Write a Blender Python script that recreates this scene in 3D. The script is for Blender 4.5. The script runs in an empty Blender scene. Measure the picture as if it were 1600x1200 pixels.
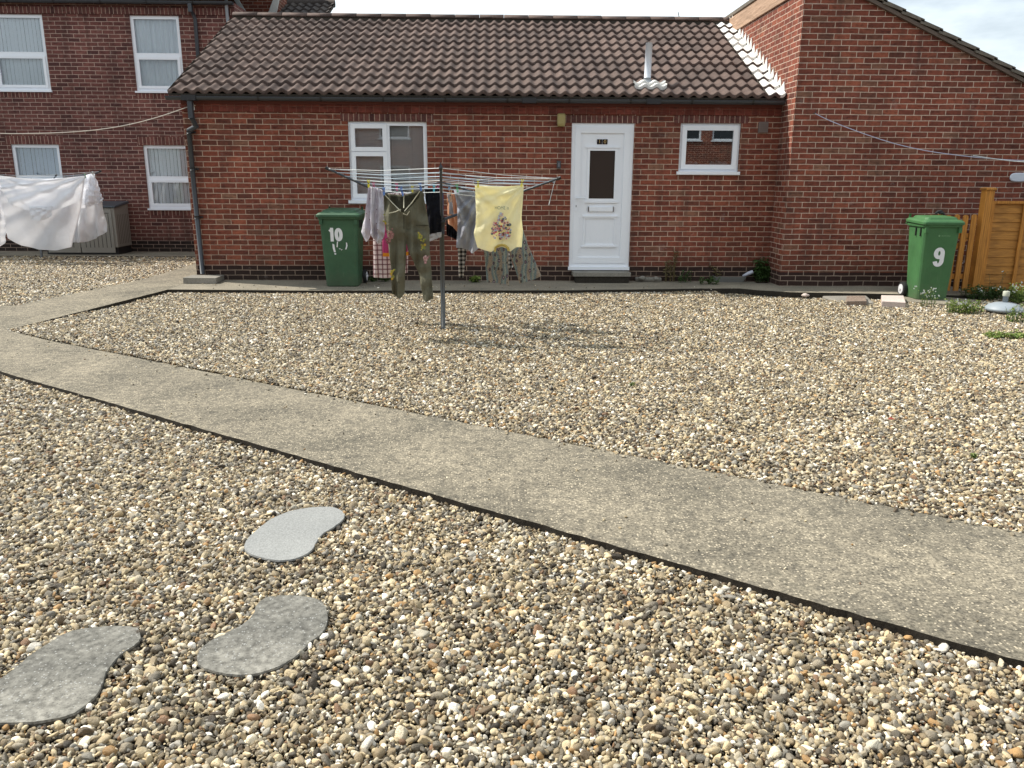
import bpy, bmesh, math, random
import numpy as np
from mathutils import Vector, Matrix
random.seed(7); RNG=np.random.default_rng(11)
S=bpy.context.scene; COL=S.collection
# ------------------------------------------------------------------ camera
F_PX=1260.0; TH=math.radians(14.25); RO=math.radians(-.32); PS=math.radians(1.45); CH=1.5
_F=np.array([math.sin(PS)*math.cos(TH),math.cos(PS)*math.cos(TH),-math.sin(TH)])
_R=np.array([math.cos(PS),-math.sin(PS),0.]); _U=np.cross(_R,_F)
R_=_R*math.cos(RO)-_U*math.sin(RO); U_=_U*math.cos(RO)+_R*math.sin(RO); CP=np.array([0,0,CH])
cam=bpy.data.cameras.new('camera'); co=bpy.data.objects.new('camera',cam); COL.objects.link(co)
cam.sensor_width=36; cam.lens=F_PX*36/1600; cam.clip_start=.05; cam.clip_end=3000
co.matrix_world=Matrix(((R_[0],U_[0],-_F[0],0),(R_[1],U_[1],-_F[1],0),(R_[2],U_[2],-_F[2],CH),(0,0,0,1)))
S.camera=co
# ------------------------------------------------------------------ world + sun
SUN=Vector((-.80,.35,1.0)).normalized()
EL=math.asin(SUN.z); AZ=math.atan2(SUN.x,SUN.y)
w=bpy.data.worlds.new('World'); S.world=w; w.use_nodes=True; wt=w.node_tree; wt.nodes.clear()
def wn(t,**k):
    n=wt.nodes.new(t)
    for a,b in k.items(): setattr(n,a,b)
    return n
sky=wn('ShaderNodeTexSky',sky_type='NISHITA',sun_disc=False,sun_elevation=EL,sun_rotation=AZ,air_density=1.0,dust_density=1.2,ozone_density=1.0)
tc=wn('ShaderNodeTexCoord'); mp=wn('ShaderNodeMapping'); mp.inputs['Scale'].default_value=(1.0,1.0,3.2)
nz=wn('ShaderNodeTexNoise'); nz.inputs['Scale'].default_value=2.2; nz.inputs['Detail'].default_value=7; nz.inputs['Roughness'].default_value=.55
rp=wn('ShaderNodeValToRGB'); rp.color_ramp.elements[0].position=.30; rp.color_ramp.elements[1].position=.56
mx=wn('ShaderNodeMix',data_type='RGBA'); mx.inputs[7].default_value=(11.8,13.0,13.6,1)
bg=wn('ShaderNodeBackground'); bg.inputs['Strength'].default_value=.08; wo=wn('ShaderNodeOutputWorld')
L=wt.links.new
L(tc.outputs['Generated'],mp.inputs['Vector']); L(mp.outputs['Vector'],nz.inputs['Vector']); L(nz.outputs['Fac'],rp.inputs['Fac'])
L(rp.outputs['Color'],mx.inputs[0]); L(sky.outputs['Color'],mx.inputs[6]); L(mx.outputs[2],bg.inputs['Color']); L(bg.outputs[0],wo.inputs['Surface'])
sl=bpy.data.lights.new('sun','SUN'); sl.energy=5.0; sl.angle=math.radians(.6); sl.color=(1,.945,.85)
so=bpy.data.objects.new('sun',sl); COL.objects.link(so); so.rotation_euler=SUN.to_track_quat('Z','Y').to_euler(); so.location=SUN*60
S.view_settings.view_transform='Standard'; S.view_settings.look='None'; S.view_settings.exposure=.30; S.view_settings.gamma=1

# ------------------------------------------------------------------ pixel helpers (photo pixel -> point on a real plane)
def ray(x,y): return _F*F_PX+R_*(x-800)+U_*(600-y)
def onY(x,y,Y): d=ray(x,y); return Vector(d*(Y/d[1])+CP)
def onZ(x,y,Z): d=ray(x,y); return Vector(d*((Z-CH)/d[2])+CP)
def proj(P):
    P=np.asarray(P,float)-CP; d=P@_F
    return 800+F_PX*(P@R_)/d, 600-F_PX*(P@U_)/d, d
# ------------------------------------------------------------------ materials
MATS={}
def mat(name,col=(.5,.5,.5),rough=.6,metal=0,spec=.5,build=None):
    if name in MATS: return MATS[name]
    m=bpy.data.materials.new(name); m.use_nodes=True; nt=m.node_tree; b=nt.nodes['Principled BSDF']
    b.inputs['Base Color'].default_value=(*col,1); b.inputs['Roughness'].default_value=rough; b.inputs['Metallic'].default_value=metal
    b.inputs['Specular IOR Level'].default_value=spec
    if build: build(nt,b)
    MATS[name]=m; return m
def N(nt,t,ins=None,**k):
    n=nt.nodes.new(t)
    for a,b in k.items(): setattr(n,a,b)
    if ins:
        for a,b in ins.items(): 
            if isinstance(b,bpy.types.NodeSocket): nt.links.new(b,n.inputs[a])
            else: n.inputs[a].default_value=b
    return n
def ramp(nt,fac,stops,interp='LINEAR'):
    n=nt.nodes.new('ShaderNodeValToRGB'); r=n.color_ramp; r.interpolation=interp
    while len(r.elements)>1: r.elements.remove(r.elements[-1])
    r.elements[0].position=stops[0][0]; r.elements[0].color=(*stops[0][1],1)
    for p,c in stops[1:]:
        e=r.elements.new(p); e.color=(*c,1)
    nt.links.new(fac,n.inputs['Fac']); return n.outputs['Color']
def mixc(nt,fac,a,b,mode='MIX'):
    n=nt.nodes.new('ShaderNodeMix'); n.data_type='RGBA'; n.blend_type=mode
    for i,v in((0,fac),(6,a),(7,b)):
        if isinstance(v,bpy.types.NodeSocket): nt.links.new(v,n.inputs[i])
        elif i==0: n.inputs[0].default_value=v
        else: n.inputs[i].default_value=(*v,1)
    return n.outputs[2]
def noise(nt,vec,scale,detail=4,rough=.55,out='Fac'):
    n=N(nt,'ShaderNodeTexNoise',{'Scale':scale,'Detail':detail,'Roughness':rough})
    if vec is not None: nt.links.new(vec,n.inputs['Vector'])
    return n.outputs[out]
def bump(nt,b,h,strength=.4,dist=.01,chain=None):
    n=N(nt,'ShaderNodeBump',{'Strength':strength,'Distance':dist,'Height':h})
    if chain: nt.links.new(chain,n.inputs['Normal'])
    nt.links.new(n.outputs[0],b.inputs['Normal']); return n.outputs[0]
def math_(nt,op,a,b=0.,c=None):
    n=nt.nodes.new('ShaderNodeMath'); n.operation=op
    for i,v in enumerate((a,b)+((c,) if c is not None else ())):
        if isinstance(v,bpy.types.NodeSocket): nt.links.new(v,n.inputs[i])
        else: n.inputs[i].default_value=v
    return n.outputs[0]
def uvs(nt): return N(nt,'ShaderNodeTexCoord').outputs['UV']
def objc(nt): return N(nt,'ShaderNodeTexCoord').outputs['Object']

def brick_mat(name,stops,mortar,bw=.225,rh=.075,off=.5,plinth=None,ms=.006,dirt=.3):
    def build(nt,b):
        uv=uvs(nt)
        nv=noise(nt,uv,60,2,.5,'Color')
        sub=N(nt,'ShaderNodeVectorMath',{0:nv,1:(.5,.5,.5)},operation='SUBTRACT').outputs[0]
        sc=N(nt,'ShaderNodeVectorMath',{0:sub},operation='SCALE'); sc.inputs['Scale'].default_value=.0045
        nv2=noise(nt,uv,3.,2,.5,'Color'); sub2=N(nt,'ShaderNodeVectorMath',{0:nv2,1:(.5,.5,.5)},operation='SUBTRACT').outputs[0]
        sc2=N(nt,'ShaderNodeVectorMath',{0:sub2},operation='SCALE'); sc2.inputs['Scale'].default_value=.012
        v=N(nt,'ShaderNodeVectorMath',{0:uv,1:sc.outputs[0]},operation='ADD').outputs[0]
        v=N(nt,'ShaderNodeVectorMath',{0:v,1:sc2.outputs[0]},operation='ADD').outputs[0]
        br=N(nt,'ShaderNodeTexBrick',{'Vector':v,'Color1':(0,0,0,1),'Color2':(1,1,1,1),'Mortar':(.5,.5,.5,1),'Scale':1,'Mortar Size':ms,'Mortar Smooth':.25,'Brick Width':bw,'Row Height':rh},offset=off)
        c=ramp(nt,br.outputs['Color'],stops)
        n1=noise(nt,uv,22,4,.6); n3=noise(nt,uv,170,3,.6)
        mpn=N(nt,'ShaderNodeMapping',{'Vector':uv,'Scale':(9,26,1)}).outputs[0]
        c=mixc(nt,math_(nt,'MULTIPLY',ramp(nt,noise(nt,mpn,1,3,.6),[(.5,(0,0,0)),(.68,(1,1,1))]),.5),c,(.035,.016,.014))   # kiln marks
        c=mixc(nt,.55,c,ramp(nt,n1,[(.3,(.55,.55,.55)),(.7,(1.25,1.2,1.2))]),'MULTIPLY')
        c=mixc(nt,.35,c,ramp(nt,n3,[(.3,(.6,.6,.6)),(.7,(1.3,1.3,1.3))]),'MULTIPLY')
        if plinth:
            sx=N(nt,'ShaderNodeSeparateXYZ',{0:uv}).outputs['Y']
            c=mixc(nt,math_(nt,'LESS_THAN',sx,plinth[0]),c,mixc(nt,.6,plinth[1],ramp(nt,n1,[(.3,(.5,.5,.5)),(.7,(1.4,1.4,1.4))]),'MULTIPLY'))
        mc=mixc(nt,.6,mortar,ramp(nt,noise(nt,uv,14,5,.65),[(.3,(.5,.5,.5)),(.7,(1.25,1.25,1.25))]),'MULTIPLY')
        c=mixc(nt,br.outputs['Fac'],c,mc)
        big=noise(nt,uv,.9,5,.6)
        c=mixc(nt,dirt*2,c,ramp(nt,big,[(.35,(.62,.6,.6)),(.65,(1.12,1.1,1.1))]),'MULTIPLY')
        sv=N(nt,'ShaderNodeSeparateXYZ',{0:uv}).outputs['Y']
        st=noise(nt,N(nt,'ShaderNodeMapping',{'Vector':uv,'Scale':(5,.7,1)}).outputs[0],1,5,.6)
        c=mixc(nt,math_(nt,'MULTIPLY',ramp(nt,st,[(.5,(0,0,0)),(.75,(1,1,1))]),.55),c,(.05,.032,.028))            # soot and damp streaks
        ef=noise(nt,uv,4.5,6,.7); c=mixc(nt,math_(nt,'MULTIPLY',ramp(nt,ef,[(.60,(0,0,0)),(.75,(1,1,1))]),.28),c,(.5,.42,.38))   # salt bloom
        dm=math_(nt,'MULTIPLY',ramp(nt,math_(nt,'ADD',sv,math_(nt,'MULTIPLY',ef,.5)),[(.3,(1,1,1)),(.75,(0,0,0))]),.45); c=mixc(nt,dm,c,(.045,.038,.028))
        nt.links.new(c,b.inputs['Base Color']); b.inputs['Roughness'].default_value=.9; b.inputs['Specular IOR Level'].default_value=.2
        h=math_(nt,'SUBTRACT',math_(nt,'MULTIPLY',n3,.25),br.outputs['Fac'])
        bump(nt,b,h,.8,.006)
    return mat(name,build=build)
PL=(.215,(.035,.014,.014))
_REDS=[(0,(.115,.044,.035)),(.14,(.22,.068,.047)),(.35,(.16,.053,.041)),(.5,(.25,.078,.053)),(.66,(.18,.062,.048)),(.82,(.29,.095,.062)),(.92,(.14,.055,.043)),(1,(.24,.125,.09))]
REDS=[(p,tuple(v*k for v,k in zip(c,(1.16,1.12,1.0)))) for p,c in _REDS]
PURP=[(0,(.10,.045,.042)),(.3,(.20,.08,.068)),(.55,(.155,.063,.055)),(.8,(.23,.095,.078)),(1,(.13,.058,.052))]
M_brick=brick_mat('brick_red',REDS,(.56,.41,.31),plinth=PL)
M_brickL=brick_mat('brick_mulberry',PURP,(.52,.38,.31),plinth=(.23,(.02,.012,.014)))
M_brickG=brick_mat('brick_gable',REDS,(.62,.47,.37),plinth=(.2,(.05,.018,.018)))
M_sold=brick_mat('brick_soldier',PURP,(.5,.36,.28),bw=.075,rh=.5,off=0)
M_band=brick_mat('brick_header_band',[(0,(.17,.045,.032)),(.5,(.21,.06,.042)),(1,(.26,.075,.055))],(.26,.12,.09),bw=.11,rh=.5,off=0,ms=.004)
def speck(name,base,amp=.35,sc=120,chips=None,rough=.9,stain=.5,chipscale=70,thr=.8,bmp=.5):
    def build(nt,b):
        o=objc(nt)
        c=mixc(nt,amp,base,ramp(nt,noise(nt,o,sc,4,.7),[(.32,(.25,.25,.25)),(.68,(1.6,1.6,1.6))]),'MULTIPLY')
        c=mixc(nt,stain,c,ramp(nt,noise(nt,o,1.6,6,.65),[(.33,(.6,.6,.58)),(.66,(1.25,1.22,1.15))]),'MULTIPLY')
        if name=='concrete_path':
            c=mixc(nt,.8,c,ramp(nt,noise(nt,o,17,6,.75),[(.36,(.55,.55,.55)),(.62,(1.55,1.5,1.4))]),'MULTIPLY')
            c=mixc(nt,math_(nt,'MULTIPLY',ramp(nt,noise(nt,o,5,7,.75),[(.56,(0,0,0)),(.7,(1,1,1))]),.5),c,(.10,.095,.07))
        if chips:
            vo=N(nt,'ShaderNodeTexVoronoi',{'Vector':o,'Scale':chipscale,'Randomness':1.})
            g=N(nt,'ShaderNodeSeparateColor',{0:vo.outputs['Color']}).outputs[0]
            f=math_(nt,'MULTIPLY',math_(nt,'GREATER_THAN',g,thr),math_(nt,'LESS_THAN',vo.outputs['Distance'],.38))
            c=mixc(nt,math_(nt,'MULTIPLY',f,.8),c,chips)
            f2=math_(nt,'MULTIPLY',math_(nt,'LESS_THAN',g,.16),math_(nt,'LESS_THAN',vo.outputs['Distance'],.36))
            c=mixc(nt,math_(nt,'MULTIPLY',f2,.55),c,tuple(x*.35 for x in base))
        nt.links.new(c,b.inputs['Base Color']); b.inputs['Roughness'].default_value=rough; b.inputs['Specular IOR Level'].default_value=.25
        bump(nt,b,noise(nt,o,sc*.8,4,.7),bmp,.004)
    return mat(name,build=build)
M_path=speck('concrete_path',(.19,.173,.142),.9,75,(.52,.45,.33),chipscale=85,thr=.78,stain=.85)
M_pave=speck('concrete_pavement',(.25,.225,.18),.5,90,(.42,.36,.27),stain=.7)
M_edge=speck('concrete_dark_edge',(.035,.03,.024),.6,60,rough=.95)  # near-black tone for slab sides, far darker than the tops
M_stoneL=speck('stone_pale',(.27,.275,.27),.4,160,stain=.25,bmp=.25)
M_stoneD=speck('stone_grey',(.19,.186,.172),.7,38,(.33,.33,.315),chipscale=130,thr=.86,stain=1.,bmp=.5)
M_stoneE=speck('stone_dark_rim',(.07,.065,.055),.6,60,stain=.6)  # stone sides, coloured darker than their tops
M_conc=speck('concrete_block_grey',(.25,.235,.21),.4,80,stain=.7)
M_pink=speck('pink_concrete',(.56,.47,.43),.3,120,stain=.3)
M_brown=speck('rough_brown_block',(.23,.175,.14),.7,70,(.4,.33,.26),chipscale=60)
M_tile=None
def tilebuild(c1,c2,c3):
    def build(nt,b):
        uv=uvs(nt); sx=N(nt,'ShaderNodeSeparateXYZ',{0:uv})
        fx=math_(nt,'FLOOR',sx.outputs[0]); fy=math_(nt,'FLOOR',sx.outputs[1])
        cv=N(nt,'ShaderNodeCombineXYZ',{0:fx,1:fy}).outputs[0]
        wn_=N(nt,'ShaderNodeTexWhiteNoise',{'Vector':cv},noise_dimensions='3D').outputs['Value']
        c=ramp(nt,wn_,[(0,c1),(.5,c2),(1,c3)])
        o=objc(nt)
        c=mixc(nt,.7,c,ramp(nt,noise(nt,o,9,6,.7),[(.3,(.55,.55,.56)),(.7,(1.35,1.3,1.25))]),'MULTIPLY')
        c=mixc(nt,.5,c,ramp(nt,noise(nt,o,120,3,.7),[(.3,(.5,.5,.5)),(.7,(1.5,1.5,1.5))]),'MULTIPLY')
        g=ramp(nt,noise(nt,o,46,3,.6),[(.66,(0,0,0)),(.72,(1,1,1))])
        c=mixc(nt,math_(nt,'MULTIPLY',g,.5),c,(.36,.33,.28))
        nt.links.new(c,b.inputs['Base Color']); b.inputs['Roughness'].default_value=.85; b.inputs['Specular IOR Level'].default_value=.3
        bump(nt,b,noise(nt,o,150,3,.7),.4,.003)
    return build
M_tile=mat('roof_tile',build=tilebuild((.075,.052,.045),(.105,.073,.062),(.135,.094,.08)))
M_tile2=mat('roof_tile_old',build=tilebuild((.13,.115,.095),(.16,.14,.115),(.19,.165,.135)))
M_tile3=mat('roof_tile_dark',build=tilebuild((.045,.037,.035),(.055,.045,.042),(.07,.058,.052)))
M_mortarD=speck('dark_mortar',(.07,.06,.05),.6,60)
M_white=mat('white_upvc',(.85,.88,.93),.28)
M_whitep=speck('white_painted_flashing',(.78,.77,.74),.2,60,stain=.35)
M_seal=mat('dark_sealant',(.03,.022,.02),.8)
M_gut=mat('grey_gutter_plastic',(.045,.051,.06),.4)
M_gutd=mat('black_plastic',(.018,.018,.02),.45)
M_flue=mat('grey_white_flue',(.62,.66,.72),.4)
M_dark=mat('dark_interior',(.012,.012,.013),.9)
def glass(name,tint,refl=.0,tr=1.):
    m=bpy.data.materials.new(name); m.use_nodes=True; nt=m.node_tree; nt.nodes.clear()
    fr=N(nt,'ShaderNodeFresnel',{'IOR':1.5}); f=math_(nt,'ADD',fr.outputs[0],refl)
    t=N(nt,'ShaderNodeBsdfTransparent',{'Color':(*tint,1)}); g=N(nt,'ShaderNodeBsdfGlossy',{'Roughness':.01,'Color':(.95,.97,1,1)})
    mxs=N(nt,'ShaderNodeMixShader',{0:f,1:t.outputs[0],2:g.outputs[0]}); o=N(nt,'ShaderNodeOutputMaterial',{0:mxs.outputs[0]})
    return m
M_glass=glass('window_glass',(.95,.97,.98),.03); M_glassD=glass('window_glass_dark',(.75,.8,.8),.17)
M_frost=mat('frosted_door_glass',(.035,.028,.024),.22)
def foldmat(name,col,sc=60,thr=None,amp=.3,trans=.0):
    def build(nt,b):
        uv=uvs(nt)
        c=mixc(nt,amp,col,ramp(nt,noise(nt,uv,5,4),[(.3,(.7,.7,.7)),(.7,(1.2,1.2,1.2))]),'MULTIPLY')
        nt.links.new(c,b.inputs['Base Color']); b.inputs['Roughness'].default_value=.95; b.inputs['Specular IOR Level'].default_value=.1
        bump(nt,b,noise(nt,uv,400,2),.15,.002)
        if trans>0: translucent(nt,b,c,trans)
    return mat(name,build=build)
def translucent(nt,b,c,amt):
    tr=N(nt,'ShaderNodeBsdfTranslucent')
    if isinstance(c,bpy.types.NodeSocket): nt.links.new(c,tr.inputs[0])
    else: tr.inputs[0].default_value=(*c,1)
    out=[n for n in nt.nodes if n.type=='OUTPUT_MATERIAL'][0]
    mxs=N(nt,'ShaderNodeMixShader',{0:amt,1:b.outputs[0],2:tr.outputs[0]}); nt.links.new(mxs.outputs[0],out.inputs[0])
M_blind=mat('vertical_blind_white',(.85,.88,.9),.8); M_blindG=mat('vertical_blind_grey',(.52,.50,.48),.9); M_blindB=mat('vertical_blind_blue',(.62,.70,.8),.9)
M_net=mat('net_curtain',(.8,.82,.84),.9)
M_beige=mat('beige_plastic',(.27,.26,.23),.55); M_beigeD=mat('beige_groove',(.07,.065,.055),.8); M_lid=mat('slate_plastic_lid',(.06,.075,.09),.35)
M_lamp=mat('yellowed_lamp_cover',(.33,.27,.11),.35)
M_ventm=mat('brown_vent',(.20,.16,.145),.6); M_gold=mat('gold_number',(.55,.40,.17),.35,.6)
M_gal=mat('galvanised_pole',(.10,.105,.105),.42,.5); M_arm=mat('dark_arm',(.055,.065,.08),.45,.2)
M_line=mat('blue_white_line',(.42,.53,.62),.5); M_linew=mat('pale_line',(.62,.66,.66),.5); M_rope=mat('cream_rope',(.66,.60,.52),.8); M_ropeb=mat('blue_white_rope',(.50,.52,.66),.7)
M_wood=None
def woodbuild(base,axis='x'):
    def build(nt,b):
        o=objc(nt); s=(1.2,1,14) if axis=='x' else (14,1,1.2)
        v=N(nt,'ShaderNodeMapping',{'Vector':o,'Scale':s}).outputs[0]
        n=noise(nt,v,3,5,.65); wv=N(nt,'ShaderNodeTexWave',{'Vector':v,'Scale':.8,'Distortion':6,'Detail':3,'Detail Scale':1.5}).outputs['Fac']
        c=mixc(nt,.75,base,ramp(nt,n,[(.3,(.55,.5,.45)),(.7,(1.3,1.3,1.3))]),'MULTIPLY')
        c=mixc(nt,.25,c,ramp(nt,wv,[(.1,(.4,.35,.3)),(.7,(1.2,1.2,1.2))]),'MULTIPLY')
        nt.links.new(c,b.inputs['Base Color']); b.inputs['Roughness'].default_value=.75; bump(nt,b,n,.3,.004)
    return build
M_wood=mat('orange_stained_wood',build=woodbuild((.50,.215,.035),'z')); M_woodh=mat('amber_larch_board',build=woodbuild((.42,.19,.035),'x')); M_fasc=mat('brown_fascia',build=woodbuild((.42,.28,.19),'x'))
def binmat(name,c0):
    def build(nt,b):
        o=objc(nt); c=mixc(nt,.5,c0,ramp(nt,noise(nt,o,4,6,.65),[(.3,(.6,.6,.6)),(.7,(1.25,1.25,1.2))]),'MULTIPLY')
        sc_=noise(nt,N(nt,'ShaderNodeMapping',{'Vector':o,'Scale':(30,30,3)}).outputs[0],1,6,.75)
        c=mixc(nt,math_(nt,'MULTIPLY',ramp(nt,sc_,[(.58,(0,0,0)),(.72,(1,1,1))]),.3),c,(.16,.22,.15))
        zz=N(nt,'ShaderNodeSeparateXYZ',{0:o}).outputs[2]
        c=mixc(nt,math_(nt,'MULTIPLY',ramp(nt,math_(nt,'ADD',zz,math_(nt,'MULTIPLY',noise(nt,o,12,5),.3)),[(.15,(1,1,1)),(.38,(0,0,0))]),.35),c,(.10,.09,.06))
        nt.links.new(c,b.inputs['Base Color']); b.inputs['Specular IOR Level'].default_value=.4
        r=ramp(nt,noise(nt,o,9,4),[(.3,(.4,.4,.4)),(.7,(.62,.62,.62))]); nt.links.new(r,b.inputs['Roughness'])
        bump(nt,b,noise(nt,o,260,2),.12,.002)
    return mat(name,build=build)
M_bin=binmat('bin_green',(.04,.105,.055)); M_bin9=binmat('bin_bright_green',(.052,.15,.055))
M_rub=mat('black_rubber',(.012,.012,.013),.7); M_hub=mat('white_wheel_hub',(.6,.6,.62),.4); M_num=mat('white_sticker',(.75,.76,.78),.5)
M_par=mat('grey_parasol_plastic',(.27,.31,.345),.45); M_parc=mat('pale_parasol_cap',(.42,.44,.36),.5)
def leafmat(name,c1,c2):
    def build(nt,b):
        o=objc(nt); c=ramp(nt,noise(nt,o,40,2),[(.35,c1),(.65,c2)])
        nt.links.new(c,b.inputs['Base Color']); b.inputs['Roughness'].default_value=.55; translucent(nt,b,c,.35)
    return mat(name,build=build)
M_leaf=leafmat('leaf_fresh',(.12,.20,.035),(.27,.33,.08)); M_leafd=leafmat('leaf_dark',(.035,.085,.022),(.09,.16,.04)); M_dry=leafmat('leaf_dry',(.14,.12,.05),(.25,.2,.09)); M_fl=mat('white_flower',(.7,.7,.66),.8)

# ------------------------------------------------------------------ geometry helpers
class MB:
    def __init__(s): s.v=[];s.f=[];s.m=[];s.uv=[];s.sm=[]
    def quad(s,pts,m=0,uv=None,smooth=False):
        i=len(s.v); s.v+= [tuple(p) for p in pts]; s.f.append(tuple(range(i,i+len(pts)))); s.m.append(m); s.uv.append(uv); s.sm.append(smooth)
    def mesh(s,vs,fs,m=0,smooth=True,uv=None):
        i=len(s.v); s.v+=[tuple(p) for p in vs]
        for f in fs: s.f.append(tuple(i+k for k in f)); s.m.append(m); s.uv.append([uv[k] for k in f] if uv is not None else None); s.sm.append(smooth)
    def box(s,x0,x1,y0,y1,z0,z1,m=0,skip=''):
        P=lambda a,b,c:(a,b,c)
        fs={'-y':[(x0,y0,z0),(x1,y0,z0),(x1,y0,z1),(x0,y0,z1)],'+y':[(x1,y1,z0),(x0,y1,z0),(x0,y1,z1),(x1,y1,z1)],
            '-x':[(x0,y1,z0),(x0,y0,z0),(x0,y0,z1),(x0,y1,z1)],'+x':[(x1,y0,z0),(x1,y1,z0),(x1,y1,z1),(x1,y0,z1)],
            '-z':[(x0,y1,z0),(x1,y1,z0),(x1,y0,z0),(x0,y0,z0)],'+z':[(x0,y0,z1),(x1,y0,z1),(x1,y1,z1),(x0,y1,z1)]}
        for k,q in fs.items():
            if k not in skip: s.quad(q,m)
    def tube(s,pts,r,n=8,m=0,cap=True):
        pts=[Vector(p) for p in pts]; rs=r if isinstance(r,(list,tuple)) else [r]*len(pts); base=len(s.v)
        t0=(pts[1]-pts[0]).normalized(); up=Vector((0,0,1)) if abs(t0.z)<.9 else Vector((1,0,0)); a=t0.cross(up).normalized()
        for i,p in enumerate(pts):
            t=(pts[min(i+1,len(pts)-1)]-pts[max(i-1,0)]).normalized(); a=(a-t*a.dot(t)).normalized(); b=t.cross(a)
            for k in range(n):
                g=2*math.pi*k/n; s.v.append(tuple(p+(a*math.cos(g)+b*math.sin(g))*rs[i]))
        for i in range(len(pts)-1):
            for k in range(n):
                k2=(k+1)%n; s.f.append((base+i*n+k,base+i*n+k2,base+(i+1)*n+k2,base+(i+1)*n+k)); s.m.append(m); s.uv.append(None); s.sm.append(n>4)
        if cap:
            for o,rv in((0,True),((len(pts)-1)*n,False)):
                f=[base+o+k for k in range(n)]; s.f.append(tuple(f if rv else f[::-1])); s.m.append(m); s.uv.append(None); s.sm.append(False)
    def loft(s,rings,m=0,cap=(True,True),smooth=False):
        n=len(rings[0]); base=len(s.v)
        for r in rings: s.v+=[tuple(p) for p in r]
        for i in range(len(rings)-1):
            for k in range(n):
                k2=(k+1)%n; s.f.append((base+i*n+k,base+i*n+k2,base+(i+1)*n+k2,base+(i+1)*n+k)); s.m.append(m); s.uv.append(None); s.sm.append(smooth)
        if cap[0]: s.f.append(tuple(base+k for k in range(n))[::-1]); s.m.append(m); s.uv.append(None); s.sm.append(False)
        if cap[1]: s.f.append(tuple(base+(len(rings)-1)*n+k for k in range(n))); s.m.append(m); s.uv.append(None); s.sm.append(False)
    def build(s,name,mats,parent=None,bevel=0,autouv=False,origin=None):
        me=bpy.data.meshes.new(name); org=Vector(origin) if origin else Vector((0,0,0))
        me.from_pydata([tuple(Vector(v)-org) for v in s.v] if origin else s.v,[],s.f)
        for mm in (mats if isinstance(mats,(list,tuple)) else [mats]): me.materials.append(mm)
        me.polygons.foreach_set('material_index',s.m); me.polygons.foreach_set('use_smooth',s.sm)
        ul=me.uv_layers.new(name='UVMap')
        for p,u in zip(me.polygons,s.uv):
            for j,li in enumerate(p.loop_indices):
                if u is not None: ul.data[li].uv=u[j]
                else:
                    c=Vector(s.v[me.loops[li].vertex_index]); n=p.normal
                    if abs(n.y)>=abs(n.x) and abs(n.y)>=abs(n.z): ul.data[li].uv=(c.x+50,c.z)
                    elif abs(n.x)>=abs(n.z): ul.data[li].uv=(c.y+50.08,c.z)
                    else: ul.data[li].uv=(c.x+50,c.y)
        me.validate(); me.update()
        o=bpy.data.objects.new(name,me); COL.objects.link(o); o.location=org
        if parent:
            o.parent=parent; q=parent; off=Vector((0,0,0))
            while q: off+=q.location; q=q.parent
            o.location=org-off
        if bevel:
            bv=o.modifiers.new('bevel','BEVEL'); bv.width=bevel; bv.segments=2; bv.limit_method='ANGLE'; bv.angle_limit=math.radians(40)
        return o
def tag(o,label=None,cat=None,group=None,kind=None):
    if label:o['label']=label
    if cat:o['category']=cat
    if group:o['group']=group
    if kind:o['kind']=kind
    return o
def empty(name,loc,label,cat,group=None):
    o=bpy.data.objects.new(name,None); COL.objects.link(o); o.location=loc; o.empty_display_size=.1; return tag(o,label,cat,group)
# parents are never rotated at build time: child local = world - parent.location
def rrect(cx,cy,z,w,d,r=.04,n=3,sk=0):
    P=[]
    for sx,sy,a0 in((1,1,0),(-1,1,90),(-1,-1,180),(1,-1,270)):
        for k in range(n+1):
            a=math.radians(a0+90*k/n); x=cx+sx*(w/2-r)+r*math.cos(a); y=cy+sy*(d/2-r)+r*math.sin(a); P.append((x,y,z+sk*(y-cy)))
    return P
def circ(c,r,n=20,axis='z',z=0):
    return [(c[0]+r*math.cos(2*math.pi*k/n),c[1]+r*math.sin(2*math.pi*k/n),z) for k in range(n)]

# ------------------------------------------------------------------ ground, paths
YM=12.30; XL=-4.45; XR=4.22; YG=11.75; YL=17.1
def gravel_ground():
    m=MB(); m.quad([(-40,-20,-.115),(40,-20,-.115),(40,60,-.115),(-40,60,-.115)])
    m.quad([(-1200,-600,-.14),(1200,-600,-.14),(1200,2000,-.14),(-1200,2000,-.14)],1)
    def b(nt,bs):
        o=objc(nt); vo=N(nt,'ShaderNodeTexVoronoi',{'Vector':o,'Scale':48.}); g=N(nt,'ShaderNodeSeparateColor',{0:vo.outputs['Color']}).outputs[0]
        c=ramp(nt,g,[(0,(.04,.033,.024)),(.4,(.10,.083,.06)),(.8,(.16,.135,.10)),(1,(.3,.27,.22))])
        c=mixc(nt,ramp(nt,vo.outputs['Distance'],[(.35,(0,0,0)),(.6,(1,1,1))]),c,(.012,.010,.007))
        nt.links.new(c,bs.inputs['Base Color']); bs.inputs['Roughness'].default_value=.9
        bump(nt,bs,math_(nt,'SUBTRACT',1.,vo.outputs['Distance']),1,.02)
    o=m.build('ground',[mat('gravel_bed',build=b),speck('far_earth',(.12,.11,.07),.4,2)]); tag(o,kind='structure'); return o
gravel_ground()
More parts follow.
